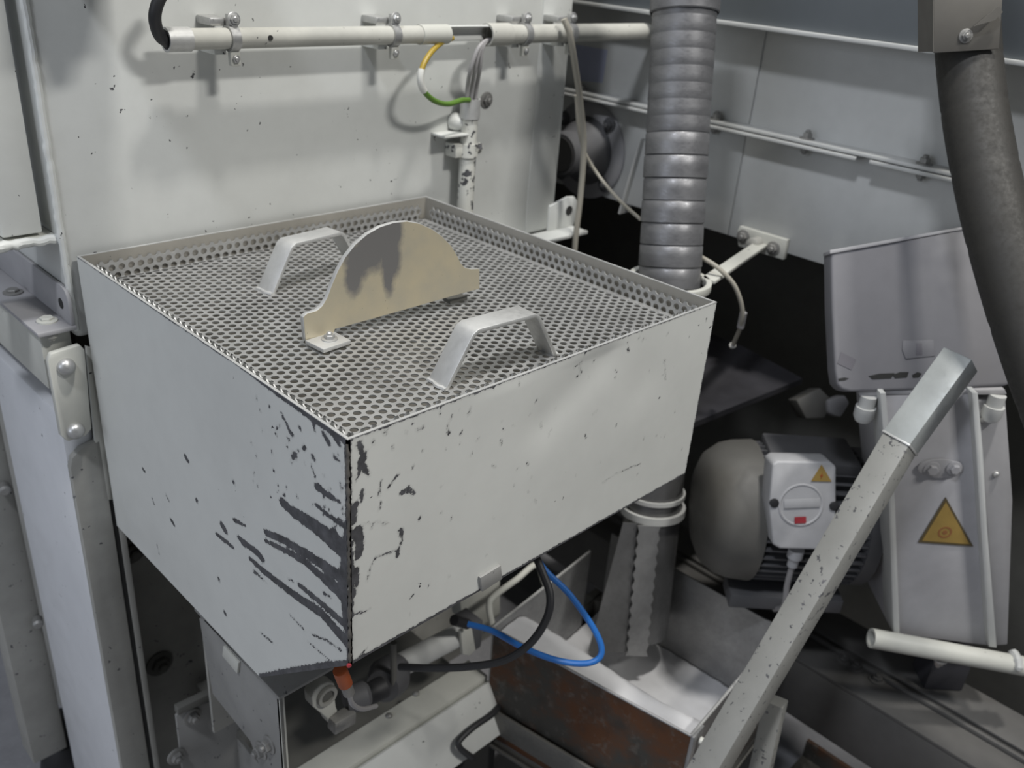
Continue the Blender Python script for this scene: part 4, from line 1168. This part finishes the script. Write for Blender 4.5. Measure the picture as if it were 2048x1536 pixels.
# front corner gusset and pins next to the lever
build('corner_gusset', MB().prism([A(*bB, BZ), A(*(bB + (bD - bB) * 0.10), BZ), A(*(bB + (bD - bB) * 0.10), BB), A(*bB, BB)], A(0.0, -0.006, 0)), M['tin'], bn, bevel=0.001)
build('pin', MB().lathe(at(1400, 1480, 'y', -0.10), A(0.2, -1, 0), [(0.006, 0), (0.006, 0.04), (0.004, 0.042)], 14), M['white'], bn)
build('pin', MB().dome(at(1478, 1368, 'y', -0.085), A(0, -1, 0.2), 0.006, 0.006), M['bolt'], bn)

# powder mound (uncountable)
gx, gy = np.meshgrid(np.linspace(0, 1, 46), np.linspace(0, 1, 46), indexing='ij')
PL = (bA * 1.0)[None, None, :] * ((1 - gx) * (1 - gy))[..., None] + bB * ((1 - gx) * gy)[..., None] + bD * (gx * gy)[..., None] + bC * (gx * (1 - gy))[..., None]
PL = cen2 + (PL - cen2) * 0.975
rs = np.random.RandomState(4)
tt = np.clip((gx - 0.16) / 0.42, 0, 1)
zz = -0.708 - 0.165 * tt * tt * (3 - 2 * tt) + 0.012 * np.sin(gy * 5 + 1) * (1 - gx) - 0.03 * np.exp(-((gx - 0.72) ** 2 + (gy - 0.25) ** 2) / 0.03)
zz += 0.0025 * rs.rand(*zz.shape)
V = np.concatenate([PL, zz[..., None]], 2).reshape(-1, 3)
idx = np.arange(46 * 46).reshape(46, 46)
F_ = np.stack([idx[:-1, :-1], idx[1:, :-1], idx[1:, 1:], idx[:-1, 1:]], -1).reshape(-1, 4)
pm = MB(); pm.add(V, F_[:, ::-1].tolist())
o = build('powder', pm, M['powder'], None, base=A(0.68, 0.11, -0.85), ang=80)
tag(o, 'pale grey powder heaped inside the steel bin', 'powder', kind='stuff')

sd_ = thing('bin_stand', 'dark angle-iron stand carrying the rusty bin', 'stand', (0.68, 0.11, FLOOR))
def grow(p, k): return cen2 + (p - cen2) * (1 + k)
sA, sB, sD, sC = (grow(p, 0.07) for p in (bA, bB, bD, bC))
for p, q in ((sA, sB), (sB, sD), (sD, sC), (sC, sA)):
    build('rail', MB().beam(A(*p, -0.875), A(*q, -0.875), 0.006, 0.05), M['angle'], sd_, bevel=0.001)
    build('seat', MB().beam(A(*grow(p, -0.06), -0.936), A(*grow(q, -0.06), -0.936), 0.03, 0.005), M['angle'], sd_)
for p in (sA, sB, sD, sC):
    build('leg', MB().box(p[0] - 0.003 if p[0] < 0.7 else p[0] - 0.03, p[0] + 0.03 if p[0] < 0.7 else p[0] + 0.003, p[1] - 0.018, p[1] + 0.018, FLOOR + 0.001, -0.85), M['angle'], sd_, bevel=0.001)

# ------------------------------------------------------------------ lever
lv0, lv1, lv2 = dp(1357, 1640, 1.275), dp(1800, 886, 1.262), dp(1922, 718, 1.258)
dl_ = (lv0 - lv1) / np.linalg.norm(lv0 - lv1)
lv0 = lv0 + dl_ * ((lv0[2] + 1.17) / -dl_[2])
lv = thing('lever_arm', 'long galvanised square tube lever with a sleeve, leaning diagonally past the bin', 'lever', lv0)


def lever_box(p, q, a1, a2, th):
    d = unit(q - p); c = -unit(VA - d * np.dot(VA, d)); s_ = np.cross(d, c)
    if np.dot(s_, CAM_R[0]) > 0: s_ = -s_          # s_ points left in the picture
    n1 = math.cos(th) * c + math.sin(th) * s_; n2 = math.cos(th) * -s_ + math.sin(th) * c
    return MB().frame_box((p + q) / 2, (q - p) / 2, n2 * a1 / 2, n1 * a2 / 2)


build('lower_tube', lever_box(lv0, lv1, 0.0405, 0.0405, 0.76), M['galv_worn'], lv, bevel=0.002)
build('grip_sleeve', lever_box(lv1, lv2, 0.0425, 0.0425, 0.76), M['galv'], lv, bevel=0.002)
dv = unit(lv1 - lv0)
dv = unit(lv2 - lv1)
build('sleeve_edge', lever_box(lv1 - dv * 0.0015, lv1 + dv * 0.0015, 0.0435, 0.0435, 0.76), M['bar'], lv, bevel=0.0005)  # brighter collar, the edge highlight put into its colour
build('brace', lever_box(dp(1490, 1680, 1.42), dp(1552, 1400, 1.36), 0.03, 0.03, 0.55), M['galv_worn'], lv, bevel=0.002)

# ------------------------------------------------------------------ mechanism under the hopper
sp = thing('support_bracket', 'worn cream steel bracket under the hopper with bolts at its lower end', 'bracket', (0.04, 0.3, -0.6))
bx_ = 0.035
bl_ = [at(x, y, 'x', bx_) for x, y in ((398, 1236), (412, 1240), (558, 1400), (572, 1600), (545, 1600), (500, 1482), (425, 1388))]
build('side_plate', MB().prism(bl_, A(0.006, 0, 0)), M['shop'], sp, bevel=0.001)
fr = [at(558, 1400, 'x', bx_), at(572, 1600, 'x', bx_)]
build('front_flange', MB().prism([fr[0], fr[1], fr[1] + A(0.008, 0, 0), fr[0] + A(0.008, 0, 0)], A(0, 0.006, 0)), M['white'], sp, bevel=0.001)
yf = fr[0][1]
build('top_plate', MB().box(bx_, 0.34, yf, 0.42, fr[0][2] - 0.001, fr[0][2] + 0.004), M['shop'], sp, bevel=0.001)
build('clip', MB().prism([at(x, y, 'x', bx_ - 0.004) for x, y in ((446, 1292), (476, 1326), (474, 1348), (444, 1312))], A(0.004, 0, 0)), M['white'], sp, bevel=0.001)
for x, y in ((524, 1500), (540, 1488)):
    build('bolt', MB().bolt(at(x, y, 'x', bx_), A(-1, 0, 0), 0.009, 0.010), M['bolt_dull'], sp)
bpz = thing('base_plate', 'pale grey plate with bolts below the support bracket, lower left of the hopper', 'plate', (0.05, 0.46, -0.75))
bpl = [at(x, y, 'y', 0.50) for x, y in ((352, 1432), (372, 1418), (470, 1390), (548, 1432), (556, 1600), (372, 1600))]
build('plate', MB().prism(bpl, A(0, 0.006, 0)), M['shop'], bpz, bevel=0.002)
for x, y in ((384, 1432), (352, 1512)):
    build('bolt', MB().bolt(at(x, y, 'y', 0.499), A(0, -1, 0), 0.010, 0.01), M['bolt_dull'], bpz)
build('edge_bar', MB().beam(at(352, 1420, 'y', 0.49), at(440, 1378, 'y', 0.49), 0.014, 0.014), M['dark'], bpz, bevel=0.002)
for x, y in ((318, 1326), (262, 1100)):
    build('bolt', MB().bolt(at(x, y, 'y', 0.66), A(0, -1, 0), 0.016, 0.014), M['dark'], hs)

yk = 0.23
rb = thing('pivot_link', 'cream cast pivot link with round eye under the hopper corner', 'link', at(650, 1400, 'y', yk))
el = [at(560 + zx / 8.533, 1320 + zy / 8.533, 'y', yk) for zx, zy in ((540, 640), (600, 520), (700, 420), (830, 375), (930, 410), (965, 520), (940, 640), (960, 800), (990, 880), (890, 960), (880, 1120), (840, 1090), (800, 1000), (560, 800))]
build('casting', MB().prism(el, A(0, 0.02, 0)), M['white'], rb, bevel=0.003, seg=3)
ec = at(560 + 790 / 8.533, 1320 + 600 / 8.533, 'y', yk - 0.0005)
build('eye_ring', MB().lathe(ec, A(0, -1, 0), [(0.010, 0), (0.016, 0), (0.015, 0.005), (0.010, 0.005)], 22, closed=True), M['grime'], rb)
build('eye_pin', MB().lathe(ec, A(0, -1, 0), [(0.0095, 0), (0.0095, 0.002), (0.007, 0.003)], 18), M['dark'], rb)
build('fork', MB().beam(at(662, 1452, 'y', yk - 0.006), at(705, 1428, 'y', yk - 0.006), 0.02, 0.022), M['bolt_dull'], rb, bevel=0.003)
build('knuckle', MB().lathe(at(690, 1402, 'y', yk + 0.01), A(1, -0.3, 0), [(0.018, 0), (0.02, 0.006), (0.02, 0.03), (0.014, 0.036)], 20), M['motor_dark'], rb)
os_ = thing('indicator_stub', 'small orange plastic stub just below the hopper front corner', 'indicator', at(688, 1360, 'y', 0.10))
ob0, ob1 = at(680, 1340, 'y', 0.10), at(698, 1386, 'y', 0.10)
build('stub', MB().tube([ob0, ob0 + (ob1 - ob0) * 0.6], 0.0085, 14), M['orange'], os_)
build('holder', MB().tube([ob0 + (ob1 - ob0) * 0.6, ob1], 0.007, 14), M['bolt_dull'], os_)
oc = [ob1, at(705, 1408, 'y', 0.11), at(725, 1418, 'y', 0.13), at(752, 1412, 'y', 0.16)]
build('lead', MB().tube(spline(oc, 6), 0.0032, 8), M['grey_cable'], os_)
rd = MB().dome(at(698, 1331, 'y', -0.0004), A(-0.3, -1, 0), 0.0024, 0.0004)
build('red_dot', rd, M['red'], hop)
cy = thing('air_cylinder', 'black pneumatic cylinder with grey rod lying across under the hopper', 'cylinder', at(800, 1330, 'y', 0.27))
ca, cb2 = at(722, 1398, 'y', 0.27), at(765, 1374, 'y', 0.27)
build('end_cap', MB().tube([ca, cb2], [0.016, 0.018], 18), M['black'], cy)
cd, ce = at(790, 1336, 'y', 0.30), at(932, 1262, 'y', 0.30)
build('barrel', MB().tube([cd, ce], 0.019, 22), M['frame'], cy)
build('gaiter', MB().tube([cb2, (cb2 + cd) / 2, cd], [0.026, 0.034, 0.026], 18), M['motor_dark'], cy)
build('head_block', MB().frame_box(at(934, 1262, 'y', 0.30), A(0.016, 0, 0), A(0, 0.022, 0), A(0, 0, 0.030)), M['motor_dark'], cy, bevel=0.003)
build('mount_lug', MB().prism([at(x, y, 'y', 0.275) for x, y in ((922, 1262), (945, 1258), (952, 1300), (940, 1312), (926, 1310))], A(0, 0.008, 0)), M['white'], cy, bevel=0.002)
build('air_fitting', MB().tube([at(908, 1240, 'y', 0.27), at(934, 1248, 'y', 0.27)], 0.009, 12), M['black'], cy)
rp = thing('rear_plate', 'grey-cream back plate behind the pneumatic cylinder under the hopper', 'plate', (0.35, 0.42, -0.5))
build('plate', MB().box(0.05, 0.60, 0.43, 0.436, -0.74, -HB - 0.012), M['grime'], rp)
build('bracket', MB().prism([at(x, y, 'y', 0.40) for x, y in ((918, 1180), (1000, 1130), (1000, 1230), (960, 1262), (925, 1240))], A(0, 0.03, 0)), M['white'], rp, bevel=0.001)
build('drop_rod', MB().tube([at(787, 1285, 'y', 0.26), at(787, 1380, 'y', 0.26)], 0.005, 10), M['dark'], rp)

# white cabinet with a recessed pull at the bottom centre
CZ = -0.80
cw = thing('white_cabinet', 'white painted cabinet with a seam line and dark wire pull, below the hopper', 'cabinet', (0.28, 0.45, FLOOR))
build('top_strip', MB().box(0.12, 0.500, 0.286, 0.338, CZ - 0.02, CZ), M['white'], cw, bevel=0.002)
build('top_tray', MB().box(0.12, 0.500, 0.338, 0.64, CZ - 0.06, CZ - 0.045), M['dark'], cw)
build('body', MB().box(0.12, 0.500, 0.286, 0.64, FLOOR + 0.002, CZ - 0.062), M['shop'], cw)
dr = build('sloped_door', MB().prism([A(0.12, 0.276, CZ - 0.006), A(0.12, 0.284, CZ - 0.010), A(0.12, 0.240, CZ - 0.100), A(0.12, 0.232, CZ - 0.096)], A(0.38, 0, 0)), M['wall'], cw, bevel=0.002)
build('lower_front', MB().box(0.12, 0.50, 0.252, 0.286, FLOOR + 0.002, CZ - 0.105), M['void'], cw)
for x, y in ((778, 1432), (832, 1388)):
    build('screw', MB().dome(at(x, y, 'z', CZ), EZ, 0.006, 0.004), M['bolt_dull'], cw)
sn = unit(A(0, -0.090, 0.044)); so_ = A(0.25, 0.276, CZ - 0.006)
pw = [pl(x, y, so_ + sn * k, sn) for x, y, k in ((1000, 1410, 0.0), (985, 1428, 0.014), (950, 1452, 0.018), (925, 1474, 0.018), (917, 1486, 0.018), (922, 1498, 0.018), (940, 1512, 0.016), (946, 1516, 0.0))]
build('wire_pull', MB().tube(spline(pw, 6), 0.0056, 10), M['black'], dr)

# hoses below the hopper
bh = [dp(936, 1248, 1.30), dp(985, 1262, 1.29), dp(1050, 1297, 1.27), dp(1120, 1322, 1.26), dp(1178, 1326, 1.25), dp(1203, 1306, 1.25), dp(1190, 1262, 1.25), dp(1140, 1190, 1.25), dp(1088, 1138, 1.25), dp(1060, 1090, 1.26)]
o = build('blue_hose', MB().tube(spline(bh, 8), 0.0045, 10), M['blue_hose'], None, base=bh[4])
tag(o, 'bright blue air hose looping out in front of the bin', 'hose')
kh = [dp(1068, 1105, 1.23), dp(1085, 1145, 1.22), dp(1100, 1190, 1.21), dp(1094, 1235, 1.21), dp(1062, 1285, 1.22), dp(1010, 1320, 1.23), dp(940, 1333, 1.24), dp(860, 1336, 1.26), dp(800, 1334, 1.29)]
o = build('black_hose', MB().tube(spline(kh, 8), 0.0055, 10), M['black'], None, base=kh[4])
tag(o, 'black air hose curving from under the hopper past the blue hose', 'hose')
